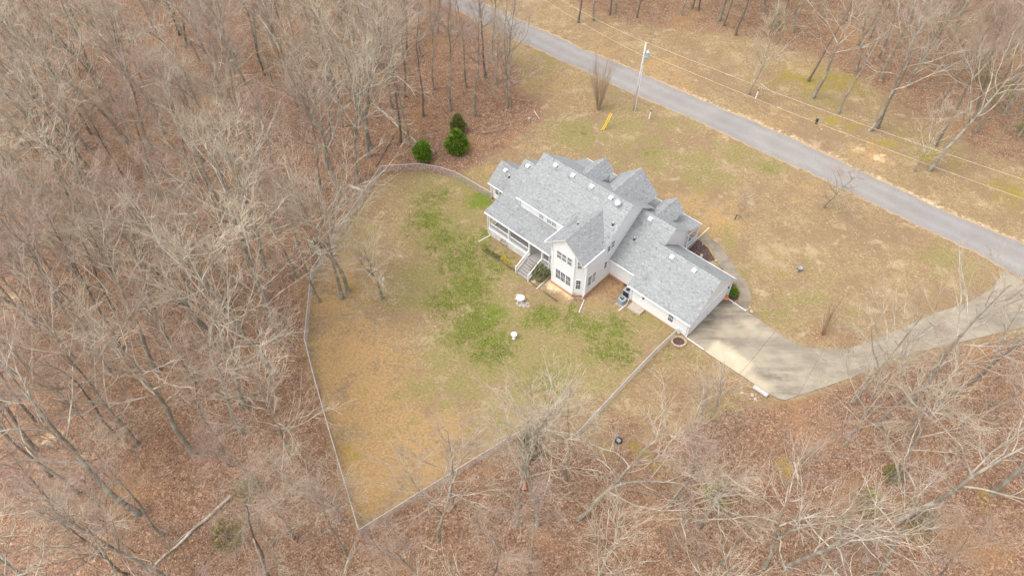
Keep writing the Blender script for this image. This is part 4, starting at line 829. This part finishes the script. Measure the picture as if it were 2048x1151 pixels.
gw0 = gp(1204, 262)
for k2, off in enumerate((-.13, .13)):
    g = empty('guy_wire', gw0 + Vector((off, 0, 0)), 0, ['left one of two guy wires in yellow guards staying the pole', 'right one of two guy wires in yellow guards staying the pole'][k2], 'guy wire'); tgt = pb + Vector((tx * .9, 0, 9.2 - .5 * k2)) - gw0 - Vector((off, 0, 0))
    m = MB(); m.tube([(0, 0, -.2), tgt], .012, 4); m.build('strand', M['steel_grey'], g); m = MB(); m.tube([tgt * .01, tgt * .235], .06, 7); m.build('guard', M['yellow_plastic'], g)
for (x, y, lab) in ((1298, 238, 'white marker post with dark band near the utility pole'), (1511, 197, 'white marker post with dark band on the far verge')):
    mp_ = empty('marker_post', gp(x, y), 0, lab, 'post'); m = MB(); m.tube([(0, 0, -.1), (.08, 0, 1.25)], .085, 8); m.build('post', M['white_plastic'], mp_); m = MB(); m.tube([(.08, 0, 1.25), (.095, 0, 1.5)], .095, 8); m.build('band', M['brown_wood'], mp_); m = MB(); m.tube([(.095, 0, 1.5), (.11, 0, 1.72), (.115, 0, 1.78)], [.085, .085, .03], 8); m.build('cap', M['pale_stone'], mp_)
st = empty('utility_pedestal', gp(1632, 247), .4, 'short dark grey utility pedestal on the verge across the road', 'pedestal'); m = MB(); m.box((0, 0, .42), (.26, .22, .9)); m.build('housing', M['dark_metal'], st)
m = MB(); m.box((0, 0, .92), (.30, .26, .10)); m.box((0, 0, .99), (.2, .16, .05)); m.build('lid', M['steel_grey'], st)
tn = empty('terracotta_pipe', gp(1048, 966), R(95), 'broken terracotta flue pipe lying in the leaves outside the fence', 'pipe'); m = MB(); m.tube([(-.75, 0, .17), (.75, 0, .17)], .18, 12, False); m.tube([(-.75, 0, .17), (-.55, 0, .17)], .215, 12, False); m.build('barrel', M['terracotta'], tn); m = MB(); m.tube([(-.72, 0, .17), (.74, 0, .17)], .15, 12, False); m.build('bore', M['brown_wood'], tn)
ty = empty('old_tyre', gp(1237, 881), .4, 'old dark tyre lying in the litter below the drive', 'tyre'); m = MB(); n = 18; V = [((.30 + .1 * math.cos(b)) * math.cos(2 * math.pi * q / n), (.30 + .1 * math.cos(b)) * math.sin(2 * math.pi * q / n), .1 + .1 * math.sin(b)) for q in range(n) for b in np.linspace(0, 2 * math.pi, 8, endpoint=False)]
m.add(V, [(q * 8 + i, q * 8 + (i + 1) % 8, ((q + 1) % n) * 8 + (i + 1) % 8, ((q + 1) % n) * 8 + i) for q in range(n) for i in range(8)]); m.build('tread', M['black_grille'], ty, True)
m = MB(); m.lathe([(.21, .12), (.2, .07), (0, .06)], (0, 0, 0), 14); m.build('rim', M['steel_grey'], ty)

# ================================================================== TREES
def basis_of(d):
    x = d.orthogonal().normalized(); return x, d.cross(x)
class TreeMesh:
    def __init__(s): s.v = []; s.f = []; s.t = []; s.n = 0
    def tube(s, P, rad, k):
        P = np.asarray(P, float); n = len(P); D = np.gradient(P, axis=0); D /= np.linalg.norm(D, axis=1)[:, None] + 1e-9
        ref = np.where(np.abs(D[:, 2:3]) > .9, np.array([[1., 0, 0]]), np.array([[0, 0, 1.]])); X = np.cross(D, ref); X /= np.linalg.norm(X, axis=1)[:, None] + 1e-9; Y = np.cross(D, X)
        a = np.arange(k) * 2 * math.pi / k; rad = np.asarray(rad)[:, None, None]
        V = P[:, None, :] + rad * (np.cos(a)[None, :, None] * X[:, None, :] + np.sin(a)[None, :, None] * Y[:, None, :])
        idx = np.arange(n * k).reshape(n, k) + s.n; nx_ = np.roll(idx, -1, 1)
        F = np.stack([idx[:-1], nx_[:-1], nx_[1:], idx[1:]], -1).reshape(-1, 4)
        s.v.append(V.reshape(-1, 3)); s.f.append(F); s.t.append(np.full(len(F), random.random())); s.n += n * k
    def mesh(s, name, mat, smooth=True):
        V = np.concatenate(s.v); F = np.concatenate(s.f); me = bpy.data.meshes.new(name)
        me.vertices.add(len(V)); me.vertices.foreach_set('co', V.ravel()); me.loops.add(F.size); me.loops.foreach_set('vertex_index', F.ravel().astype('i')); me.polygons.add(len(F))
        me.polygons.foreach_set('loop_start', np.arange(0, F.size, 4)); me.polygons.foreach_set('loop_total', np.full(len(F), 4)); me.update(calc_edges=True)
        if smooth: me.polygons.foreach_set('use_smooth', np.ones(len(F), bool))
        at = me.attributes.new('tone', 'FLOAT', 'FACE'); at.data.foreach_set('value', np.concatenate(s.t).astype('f')); me.materials.append(mat); return me
def grow(rng, p, d, L_, r, seg, wob, lift, r_end=.35):
    P = [p]; d = d / np.linalg.norm(d); st = L_ / seg; Ds = [d]
    for i in range(seg):
        d = d + rng.normal(0, wob, 3) + np.array([0, 0, lift]); d /= np.linalg.norm(d); P.append(P[-1] + d * st); Ds.append(d)
    return np.array(P), np.linspace(r, r * r_end, seg + 1), Ds
def side_dir(rng, d, ang, az=None):
    x = np.cross(d, [0, 0, 1.0]); nx_ = np.linalg.norm(x)
    x = np.array([1., 0, 0]) if nx_ < .05 else x / nx_; y = np.cross(d, x); a = rng.uniform(0, 2 * math.pi) if az is None else az
    return d * math.cos(ang) + (x * math.cos(a) + y * math.sin(a)) * math.sin(ang)
def make_tree(seed, H, r0, first=.45, limbs=11, spread=.8, wob=.05, twist=.14, fork=False, dens=1.0, lean=(0, 0), tw=1.0):
    rng = np.random.default_rng(seed); T, Lm, C = TreeMesh(), TreeMesh(), TreeMesh(); azg = rng.uniform(0, 6)
    tp, tr_, td = grow(rng, np.array([0, 0, -.2]), np.array([lean[0], lean[1], 1.0]), H * .93, r0, 14, wob, .02, .10); tr_ = r0 * (1 - .9 * np.linspace(0, 1, 15) ** 1.1)
    tr_[0] *= 1.45
    axes = [(tp, tr_, td, 1.0)]
    if fork:
        i = rng.integers(4, 7); d = side_dir(rng, td[i], rng.uniform(.35, .55)); fp, fr, fd = grow(rng, tp[i], d, H * .93 * (1 - i / 14), tr_[i] * .8, 10, wob * 1.4, .06, .15); axes.append((fp, fr, fd, .8)); T.tube(fp, fr, 6)
    T.tube(tp, tr_, 8)
    def twigs(P, D, r, n, ln, lvl):
        for _ in range(n):
            t = rng.uniform(.1, 1.0) * (len(P) - 1); i = min(int(t), len(P) - 2); p = P[i] + (P[i + 1] - P[i]) * (t - i); d = side_dir(rng, D[i], rng.uniform(.35, .85))
            l = ln * rng.uniform(.55, 1.35); q, qr, qd = grow(rng, p, d, l, r, 3 if lvl else 2, .13, .045, .5); C.tube(q, qr, 3)
            if lvl: twigs(q, qd, r * .72, max(1, int(round(rng.uniform(1.6, 3.6) * dens))), ln * .6, lvl - 1)
    for P, Rr, D, share in axes:
        nl = int(limbs * share); n = len(P) - 1; f0 = first if share == 1.0 else .15
        for j in range(nl):
            t = (f0 + (1 - f0) * ((j + rng.uniform(0, .8)) / nl) ** .9) * n; i = min(int(t), n - 1); p = P[i] + (P[i + 1] - P[i]) * (t - i); rel = t / n; azg += 2.4 + rng.uniform(-.5, .5)
            d = side_dir(rng, D[i], rng.uniform(.55, 1.1) * (1.2 - .5 * rel), azg); l = H * (.15 + .34 * (1 - rel) ** .7 * (1 if rel > .3 else .6)) * spread * rng.uniform(.7, 1.3)
            lr = Rr[i] * rng.uniform(.45, .68); lp, lrr, ld = grow(rng, p, d, l, max(lr, .045), 7, twist, .05, .28); Lm.tube(lp, lrr, 5)
            nb = int(rng.integers(3, 6) + l * .3)
            for b in range(nb):
                t2 = rng.uniform(.15, 1.0) * 7; i2 = min(int(t2), 6); p2 = lp[i2] + (lp[i2 + 1] - lp[i2]) * (t2 - i2); d2 = side_dir(rng, ld[i2], rng.uniform(.4, .9)); l2 = l * rng.uniform(.28, .6) * (1.15 - .5 * t2 / 7)
                bp, br, bd = grow(rng, p2, d2, l2, max(lrr[i2] * .55, .021), 5, twist * .9, .05, .42); Lm.tube(bp, br, 4)
                twigs(bp, bd, .0112 * tw, max(2, int(round(rng.uniform(2.2, 4) * dens))), 1.2, 1)
            twigs(lp[4:], ld[4:], .0112 * tw, int(round(3 * dens)), 1.3, 1)
        twigs(P[-3:], D[-3:], .0112 * tw, 4, 1.3, 1)
    return T, Lm, C
PROTO = {}
def proto(key, mats, **kw):
    T, Lm, C = make_tree(**kw); PROTO[key] = (T.mesh('trunk', M[mats[0]]), Lm.mesh('limbs', M[mats[1]]), C.mesh('crown', M[mats[2]], False), kw['H'])
for i in range(4): proto('oak%d' % i, ('bark', 'limb_bark', ('twig', 'pale_twig', 'mauve_twig', 'twig')[i]), seed=100 + i, H=18 + i, r0=.25, first=.40, limbs=12, spread=1.15, twist=.17, fork=(i % 2 == 1))
for i in range(5): proto('tall%d' % i, ('dark_bark' if i % 2 else 'bark', 'grey_limb', ('mauve_twig', 'twig', 'mauve_twig', 'twig', 'pale_twig')[i]), seed=200 + i, H=18.5 + .8 * i, r0=.18, first=.46, limbs=12, spread=.85, twist=.12, dens=1.35, tw=.85)
for i in range(3): proto('pale%d' % i, ('bark', 'limb_bark', 'pale_twig'), seed=300 + i, H=15 + 2 * i, r0=.24, first=.34, limbs=12, spread=1.15, twist=.22, fork=(i != 1), tw=1.1, dens=.8)
for i in range(3): proto('beech%d' % i, ('bark', 'limb_bark' if i else 'grey_limb', 'pale_twig'), seed=400 + i, H=13 + i, r0=.13, first=.16, limbs=18, spread=1.0, twist=.10, dens=1.0)
for i in range(4): proto('sap%d' % i, ('bark', 'grey_limb', ('twig', 'pale_twig', 'mauve_twig', 'twig')[i]), seed=500 + i, H=8 + 1.2 * i, r0=.065, first=.2, limbs=10, spread=.8, twist=.1, dens=.6)
TREES = []
LOOK = {'tall0': 'straight grey tree with mauve twigs', 'tall1': 'slender dark-trunked tree with brown twigs', 'tall2': 'tall grey tree with mauve upswept twigs', 'tall3': 'tall dark-trunked tree', 'tall4': 'tall grey tree with pale twigs', 'oak0': 'broad tree with whitish limbs', 'oak1': 'forked whitish-limbed tree with pale twigs', 'oak2': 'broad white-limbed tree with mauve twigs', 'oak3': 'big forked white-limbed tree', 'pale1': 'crooked pale-limbed tree', 'beech0': 'bushy low-branched tree with grey limbs', 'beech1': 'bushy low-branched pale tree', 'beech2': 'tall bushy pale-twigged tree', 'sap0': 'thin brown-twigged sapling', 'sap1': 'thin pale-twigged sapling', 'sap2': 'thin mauve-twigged sapling', 'sap3': 'taller thin sapling'}
def tree(key, px, py, h=None, label=None, group=None, name='bare_tree', rz=None, lean=None, world=None, wide=1.0):
    tm, lm, cm, Hh = PROTO[key]; p = gp(px, py) if world is None else Vector((world[0], world[1], 0)); s = (h or Hh) / Hh
    o = empty(name, p, random.uniform(0, 6.28) if rz is None else rz, label, 'tree', group)
    if lean: o.rotation_mode = 'XYZ'; o.rotation_euler = Matrix.Rotation(o.rotation_euler.z, 3, 'Z').to_euler(); q = Vector((lean[0], lean[1], 1)).normalized().to_track_quat('Z', 'Y').to_matrix() @ Matrix.Rotation(random.uniform(0, 6.28) if rz is None else rz, 3, 'Z'); o.rotation_euler = q.to_euler()
    o.scale = (s * wide, s * wide, s)
    for nm, me in (('trunk', tm), ('limbs', lm), ('crown', cm)): put(nm, me, o)
    TREES.append((p.x, p.y)); return o
# the ones that can be told apart in the photograph
tree('pale0', 765, 598, 11, 'forked bare tree standing alone on the back lawn with a knobbly base', rz=1.0)
tree('oak1', 684, 596, 17, 'front one of twin grey-green trunks just inside the left fence', lean=(-.08, .12)); tree('oak3', 697, 583, 19, 'rear one of twin grey-green trunks just inside the left fence', lean=(-.03, .1)); tree('tall2', 640, 603, 17, 'thin dark tree leaning across the left fence from inside the yard', lean=(-.2, .05))
tree('oak0', 388, 907, 20, 'large tree with pale crooked limbs in the left woods', lean=(-.05, 0)); tree('oak2', 279, 1028, 22, 'massive grey tree reaching over the lower left woods', lean=(-.12, .02)); tree('beech2', 577, 900, 15, 'bushy pale-twigged tree beside the lower left fence line', wide=1.15)
tree('tall1', 393, 765, 17, 'straight dark trunk standing behind the large pale-limbed tree'); tree('oak3', 878, 1079, 13, 'pale-barked tree rising across the lower fence run', rz=2.2)
tree('beech0', 1033, 1051, 14, 'slim tree with dense pale twigs below the kinked fence corner'); tree('pale1', 1076, 1050, 14, 'crooked-trunked tree next to the terracotta pipe', lean=(.04, .1)); tree('tall4', 1132, 959, 14, 'tall dark-trunked tree outside the fence angle', lean=(.0, .02)); tree('oak1', 1043, 948, 16, 'tall tree whose white fork hides the bird bath', lean=(.0, .02), rz=.4)
tree('pale2', 1157, 1036, 15, 'pale tree leaning far over towards the driveway', lean=(.42, .12)); tree('tall2', 1340, 1013, 15, 'forked slender tree below the driveway inlet', lean=(.02, .02)); tree('pale0', 1400, 1046, 12, 'pale forked tree with bare white ends above green shrub', lean=(.06, .02)); tree('sap1', 1412, 850, 8.5, 'small grey-twigged tree beside the driveway bend', wide=1.5)
tree('oak3', 1529, 1133, 16, 'straight tree leaning right with smooth brown trunk in the lower woods', lean=(.03, .05)); tree('pale1', 1575, 1133, 16, 'white-limbed tree leaning right beside a smooth brown trunk', lean=(.12, .05)); tree('oak0', 1795, 1040, 19, 'great white-limbed tree leaning out over the lower right woods', lean=(.22, 0), rz=2.0); tree('oak2', 1742, 1160, 15, 'broad tree with mauve twigs at the foot of the lower woods', lean=(.1, .05))
tree('oak0', 1818, 806, 19, 'dark double-trunked tree reaching across the driveway', lean=(.10, .02), rz=.6); tree('tall3', 1870, 812, 21, 'dark straight tree beside the double trunk near the driveway', lean=(.12, .0)); tree('beech1', 1689, 889, 13, 'twiggy tree spreading over the lower edge of the driveway', lean=(.1, .1)); tree('pale2', 1985, 985, 19, 'crooked pale tree in the far lower right woods')
tree('sap0', 1648, 416, 7.2, 'small bare round-headed tree on the front lawn', wide=1.9); tree('sap1', 1477, 438, 4.4, 'young staked sapling on the front lawn', name='sapling')
WE = 'bare trees at the edge of the woods by the lawn'
for (x, y, kx, h) in ((801, 285, 'tall1', 20), (819, 285, 'tall0', 16), (737, 314, 'oak1', 21), (742, 294, 'oak3', 20), (847, 233, 'tall3', 19), (949, 233, 'tall2', 19), (902, 222, 'tall0', 18), (933, 174, 'tall4', 18), (972, 156, 'tall1', 20), (993, 174, 'beech1', 11), (1020, 215, 'tall2', 17), (1014, 218, 'beech0', 12), (867, 179, 'tall0', 17), (749, 128, 'tall1', 18), (815, 111, 'tall3', 18), (843, 115, 'tall4', 17), (985, 120, 'tall0', 17), (1010, 150, 'tall4', 15)): tree(kx, x, y, h, LOOK[kx] + ' in the wooded strip between back yard and road', WE)
WR = 'bare trees across the road'
for (x, y, kx, h) in ((1156, 45, 'tall1', 18), (1187, 41, 'tall4', 18), (1219, 30, 'tall1', 18), (1231, 28, 'tall2', 18), (1438, 42, 'oak1', 18), (1447, 52, 'tall1', 18), (1471, 71, 'tall3', 18), (1497, 189, 'beech2', 13), (1551, 90, 'beech0', 12), (1616, 162, 'tall1', 18), (1626, 196, 'oak0', 17), (1676, 228, 'tall4', 19), (1741, 261, 'oak2', 19), (1755, 257, 'tall3', 17), (1828, 342, 'beech1', 10), (1859, 341, 'oak3', 19), (1869, 292, 'tall1', 19), (1715, 94, 'tall3', 19), (1814, 101, 'tall0', 18), (1821, 153, 'tall2', 19), (2008, 229, 'oak1', 16), (2036, 275, 'tall4', 17), (1689, 47, 'tall3', 18), (1384, 17, 'tall1', 17), (1397, 21, 'tall3', 17), (1300, 70, 'sap0', 4)):
    tree(kx, x, y, h, LOOK[kx] + ' beyond the power lines', WR, lean=(.10 if x > 1600 else .0, .0))
# the rest of the woods
KEEP = [(gp(a, b).x, gp(a, b).y, c) for a, b, c in ((847, 319, 4), (915, 303, 4.5), (880, 320, 4), (1000, 270, 5), (1050, 240, 5), (1048, 960, 2.5), (633, 500, 2.5), (960, 290, 5), (790, 320, 3.5), (1520, 820, 4), (1600, 840, 4), (1250, 930, 3), (800, 1110, 3), (420, 1050, 3))]
rng = random.Random(11)
def woods(n, keys, hmin, hmax, gap, name, tries=60000):
    placed = 0
    for _ in range(tries):
        if placed >= n: break
        y = rng.uniform(12, 128); hw = 18 + y * .86; x = rng.uniform(-hw, hw)
        if inside_dist(np.array([[x, y]]), CLEAR)[0] > -.8: continue
        v = Vector((x, y, 0)) - Vector((0, 0, CAM_H)); dz_ = v.dot(FW); ix, iy = 1024 + F_PX * v.dot(RT) / dz_, 575.5 - F_PX * v.dot(UP) / dz_
        if ix < -60 or ix > 2110 or iy < -30 or iy > 1420: continue
        if any((x - a) ** 2 + (y - b) ** 2 < gap * gap for a, b in TREES): continue
        if any((x - a) ** 2 + (y - b) ** 2 < c * c for a, b, c in KEEP): continue
        low = iy > 700 and ix > 600
        if low and hmax > 12 and rng.random() < .80: continue
        key = rng.choice(keys); edge = inside_dist(np.array([[x, y]]), CLEAR)[0] > -5
        place = (('at the edge of the lower woods below the yard' if edge else 'deep in the lower woods') if low else (('at the edge of the woods across the road' if edge else 'deep in the woods across the road') if ix > 1090 else ('just outside the left yard fence' if edge else 'deep in the left woods')))
        lab = '%s %s' % (LOOK[key], place)
        tree(key, 0, 0, rng.uniform(hmin, hmax) * (.72 if low and hmax > 12 else 1.0), lab, lab, name, None, (rng.gauss(0, .05), rng.gauss(0, .05)), (x, y)); placed += 1
woods(228, ['tall0', 'tall1', 'tall2', 'tall3', 'tall4', 'tall0', 'tall2', 'oak0', 'oak1', 'oak2', 'oak3', 'pale1', 'beech1', 'beech2'], 15, 21, 2.9, 'bare_tree')
woods(170, ['sap0', 'sap1', 'sap2', 'sap3'], 4, 10, 1.3, 'sapling')
# multi-stemmed shrubs on the lawns
def cane_shrub(px, py, h, spread, n, label, seed, mat='brown_twig', r=.03):
    o = empty('cane_shrub', gp(px, py), 0, label, 'shrub'); rg_ = np.random.default_rng(seed); T, C = TreeMesh(), TreeMesh()
    for i in range(n):
        a = rg_.uniform(0, 6.28); s = spread * math.sqrt(rg_.uniform(.02, 1)); p, rr_, d = grow(rg_, np.array([math.cos(a) * .22 * rg_.random(), math.sin(a) * .22 * rg_.random(), -.05]), np.array([math.cos(a) * s, math.sin(a) * s, 1.0]), h * rg_.uniform(.65, 1.05), r * rg_.uniform(.6, 1.2), 7, .035, .02, .3); T.tube(p, rr_, 4)
        for b in range(7): t = rg_.integers(2, 7); q, qr, qd = grow(rg_, p[t], side_dir(rg_, d[t], .35), h * rg_.uniform(.1, .25), r * .35, 3, .07, .03, .5); C.tube(q, qr, 3)
    put('cane', T.mesh('cane', M[mat]), o); put('twigs', C.mesh('twigs', M[mat], False), o); return o
cane_shrub(1197, 219, 9.0, .24, 60, 'tall fan of brown leafless stems by the road near the pole', 1, 'twig', .024); cane_shrub(1645, 668, 6.3, .22, 16, 'leafless brown cane shrub at the driveway bend', 2, 'brown_twig', .022)
# underbrush: nobody could count it
rg_ = np.random.default_rng(5); C = TreeMesh(); cnt = 0
while cnt < 2600:
    y = rg_.uniform(14, 120); hw = 20 + y * .8; x = rg_.uniform(-hw, hw)
    if inside_dist(np.array([[x, y]]), CLEAR)[0] > -.3: continue
    cnt += 1
    for j in range(rg_.integers(4, 11)):
        a = rg_.uniform(0, 6.28); p, rr_, d = grow(rg_, np.array([x, y, 0.]) + np.append(rg_.normal(0, .25, 2), 0), np.array([math.cos(a) * .7, math.sin(a) * .7, rg_.uniform(.4, 1.2)]), rg_.uniform(.5, 1.7), .009, 3, .2, -.02, .5); C.tube(p, rr_, 3)
ub = put('underbrush', C.mesh('underbrush', M['twig'], False)); tag(ub, 'tangle of thin leafless underbrush on the woodland floor', 'underbrush', kind='stuff')
# loose leaves and grass tufts: real relief on the ground, too small to pick apart
def scatter(n, want, seed):
    r_ = np.random.default_rng(seed); out = []
    while sum(map(len, out)) < n:
        y = 16 + 106 * r_.random(40000); x = (r_.random(40000) * 2 - 1) * (20 + y * .8); ix = np.clip(np.searchsorted(gx, x), 0, nx - 1); iy = np.clip(np.searchsorted(gy, y), 0, ny - 1); j = iy * nx + ix
        ok = r_.random(40000) < want(x, y, j); ok &= (rdd[j] < -.1); out.append(np.stack([x[ok], y[ok]], 1))
    return np.concatenate(out)[:n], r_
def flakes(name, P, r_, size, tilt, tone, mat, lift=.02, long=1.5):
    n = len(P); a = r_.uniform(0, 6.28, n); sz = size * r_.uniform(.6, 1.4, n); c = np.column_stack([P, np.full(n, lift)])
    d = np.column_stack([np.cos(a), np.sin(a), r_.normal(0, tilt, n)]) * (sz * long / 2)[:, None]; e = np.column_stack([-np.sin(a), np.cos(a), r_.normal(0, tilt, n)]) * (sz / 2)[:, None]
    V = np.stack([c - d, c + e * .9 + [0, 0, .02], c + d, c - e * .9 + [0, 0, .02]], 1).reshape(-1, 3); V[:, 2] = np.maximum(V[:, 2], .006); F = np.arange(4 * n).reshape(n, 4)
    T = TreeMesh(); T.v = [V]; T.f = [F]; T.t = [np.clip(r_.normal(tone, .28, n), 0, 1)]; T.n = 4 * n
    return put(name, T.mesh(name, M[mat], False))
slab_poly = np.array([[*p[:2]] for p in DL + DR[::-1]]); house_poly = np.array([[*uvw(*q)[:2]] for q in ((-48, 46.5), (-44, 46.5), (-44, 41.8), (-34, 41.8), (-34, 41.2), (-29.2, 41.2), (-29.2, 46.4), (-25.4, 46.4), (-25.4, 45), (-17.8, 45), (-17.8, 53.3), (-24.8, 53.3), (-24.8, 57.6), (-42, 57.6), (-42, 53), (-48, 51))])
free = ((inside_dist(P2, slab_poly) < -.1) & (inside_dist(P2, house_poly) < -.2)).astype(float)
Pl, r_ = scatter(60000, lambda x, y, j: free[j] * np.clip(lit[j], .06, 1), 21); fl = flakes('fallen_leaves', Pl, r_, .10, .45, .62, 'dry_leaf'); tag(fl, 'loose dry brown leaves lying over the woodland floor and lawns', 'leaves', kind='stuff')
grn = np.clip(blob_green - .22, 0, 1) ** 1.5 * 3 * (P2[:, 1] < 84)
Pg, r_ = scatter(11000, lambda x, y, j: free[j] * grn[j] * (.25 + .75 * (np.sin(x * 1.9 + 2 * np.sin(y * 1.3)) * np.sin(y * 2.3 + 1.7 * np.sin(x * .9)) > .1)), 22); gt = flakes('grass_tufts', Pg, r_, .075, .8, .55, 'lawn_green', .025, 2.0); tag(gt, 'green grass tufts growing through the dormant back lawn', 'grass', kind='stuff')
# fallen logs, sticks, stumps, log pile
def log(px0, px1, r0, r1, label, mat='limb_bark', name='fallen_log', group=None, br=2):
    A, B = gp(*px0, r0), gp(*px1, r1); o = empty(name, (A.x, A.y, 0), 0, label, 'log', group); B = B - A; rr_ = np.random.default_rng(int(px0[0])); T = TreeMesh(); n = 8
    P = np.array([[B.x * t, B.y * t, r0 + (r1 - r0) * t] for t in np.linspace(0, 1, n + 1)]); P[1:-1, :2] += rr_.normal(0, .06, (n - 1, 2)) * B.length / 8; T.tube(P, np.linspace(r0, r1, n + 1), 7)
    put('stem', T.mesh('stem', M[mat]), o)
    if br:
        for i in range(br):
            T = TreeMesh(); t = rr_.integers(3, n); q, qr, qd = grow(rr_, P[t], np.array([B.x, B.y, 0]) / B.length + rr_.normal(0, .5, 3) * [1, 1, .3], B.length * .25, r1 * .7, 4, .1, -.02, .4); q[:, 2] = np.maximum(q[:, 2], .03); T.tube(q, qr, 4); put('branch', T.mesh('branch', M[mat]), o)
log((463, 990), (310, 1128), .17, .10, 'long pale fallen trunk lying diagonally in the lower left woods'); log((837, 288), (742, 205), .12, .05, 'pale fallen tree lying behind the round cedar', br=4); log((752, 333), (788, 270), .09, .05, 'dark fallen stem beside the fence corner', 'dark_bark')
log((699, 371), (726, 382), .22, .2, 'thick pale log end against the left fence', br=0); log((704, 391), (722, 386), .16, .13, 'short grey log against the left fence', br=0); log((712, 366), (724, 332), .06, .03, 'thin pale stick by the fence corner', name='fallen_branch', br=1)
log((1068, 222), (1079, 238), .10, .06, 'short pale log at the tip of the woods by the lawn', br=0); log((965, 268), (1030, 258), .07, .03, 'brush of dead branches at the woodland edge', 'dark_bark', 'fallen_branch', br=6)
log((1074, 968), (1066, 985), .05, .03, 'pale stick in the leaves near the terracotta pipe', name='fallen_branch', br=1); log((845, 1088), (875, 1102), .04, .02, 'thin grey stick below the fence corner', name='fallen_branch', br=1); log((806, 378), (813, 380), .08, .05, 'short dark stick on the back lawn', 'dark_bark', 'fallen_branch', br=1)
log((705, 1151), (738, 1138), .05, .03, 'pale stick on the litter at the foot of the woods', name='fallen_branch', br=1)
lp = empty('log_pile', gp(633, 500), .5, 'heap of split grey firewood outside the left fence', 'firewood')
rg2 = random.Random(4)
for i in range(26): m = MB(); a = rg2.uniform(0, 3.14); x, y = rg2.gauss(0, .75), rg2.gauss(0, 1.3); l_ = rg2.uniform(.25, .5); z = .1 + rg2.random() * .14; r_ = rg2.uniform(.07, .13); m.tube([(x - math.cos(a) * l_, y - math.sin(a) * l_, z), (x + math.cos(a) * l_, y + math.sin(a) * l_, z + rg2.uniform(-.03, .08))], r_, 6); m.build('split_log', M['limb_bark' if i % 2 else 'bark'], lp)
for i, (x, y, s_, lab) in enumerate(((1058, 241, .2, 'grey tree stump at the tip of the woods by the lawn'), (1868, 292, .16, 'pale cut stump beyond the power lines'))):
    o = empty('stump', gp(x, y), 0, lab, 'stump'); m = MB(); m.lathe([(s_ * 1.35, -.05), (s_ * 1.05, .12), (s_, .42)], (0, 0, 0), 10); m.build('stem', M['bark'], o, True); m = MB(); m.lathe([(s_ * .97, .421), (0, .43)], (0, 0, 0), 10); m.build('cut_face', M['pale_stone'], o)
# tree guard at the sapling's foot
tg = empty('tree_stake', gp(1470, 438), 0, 'black stake and strap at the foot of the young sapling', 'stake'); m = MB(); m.tube([(0, 0, 0), (.06, 0, .75)], .05, 6); m.build('stake', M['black_grille'], tg); m = MB(); m.tube([(.05, 0, .6), (.35, .1, .55), (.7, 0, .35)], .03, 5); m.build('strap', M['black_grille'], tg)
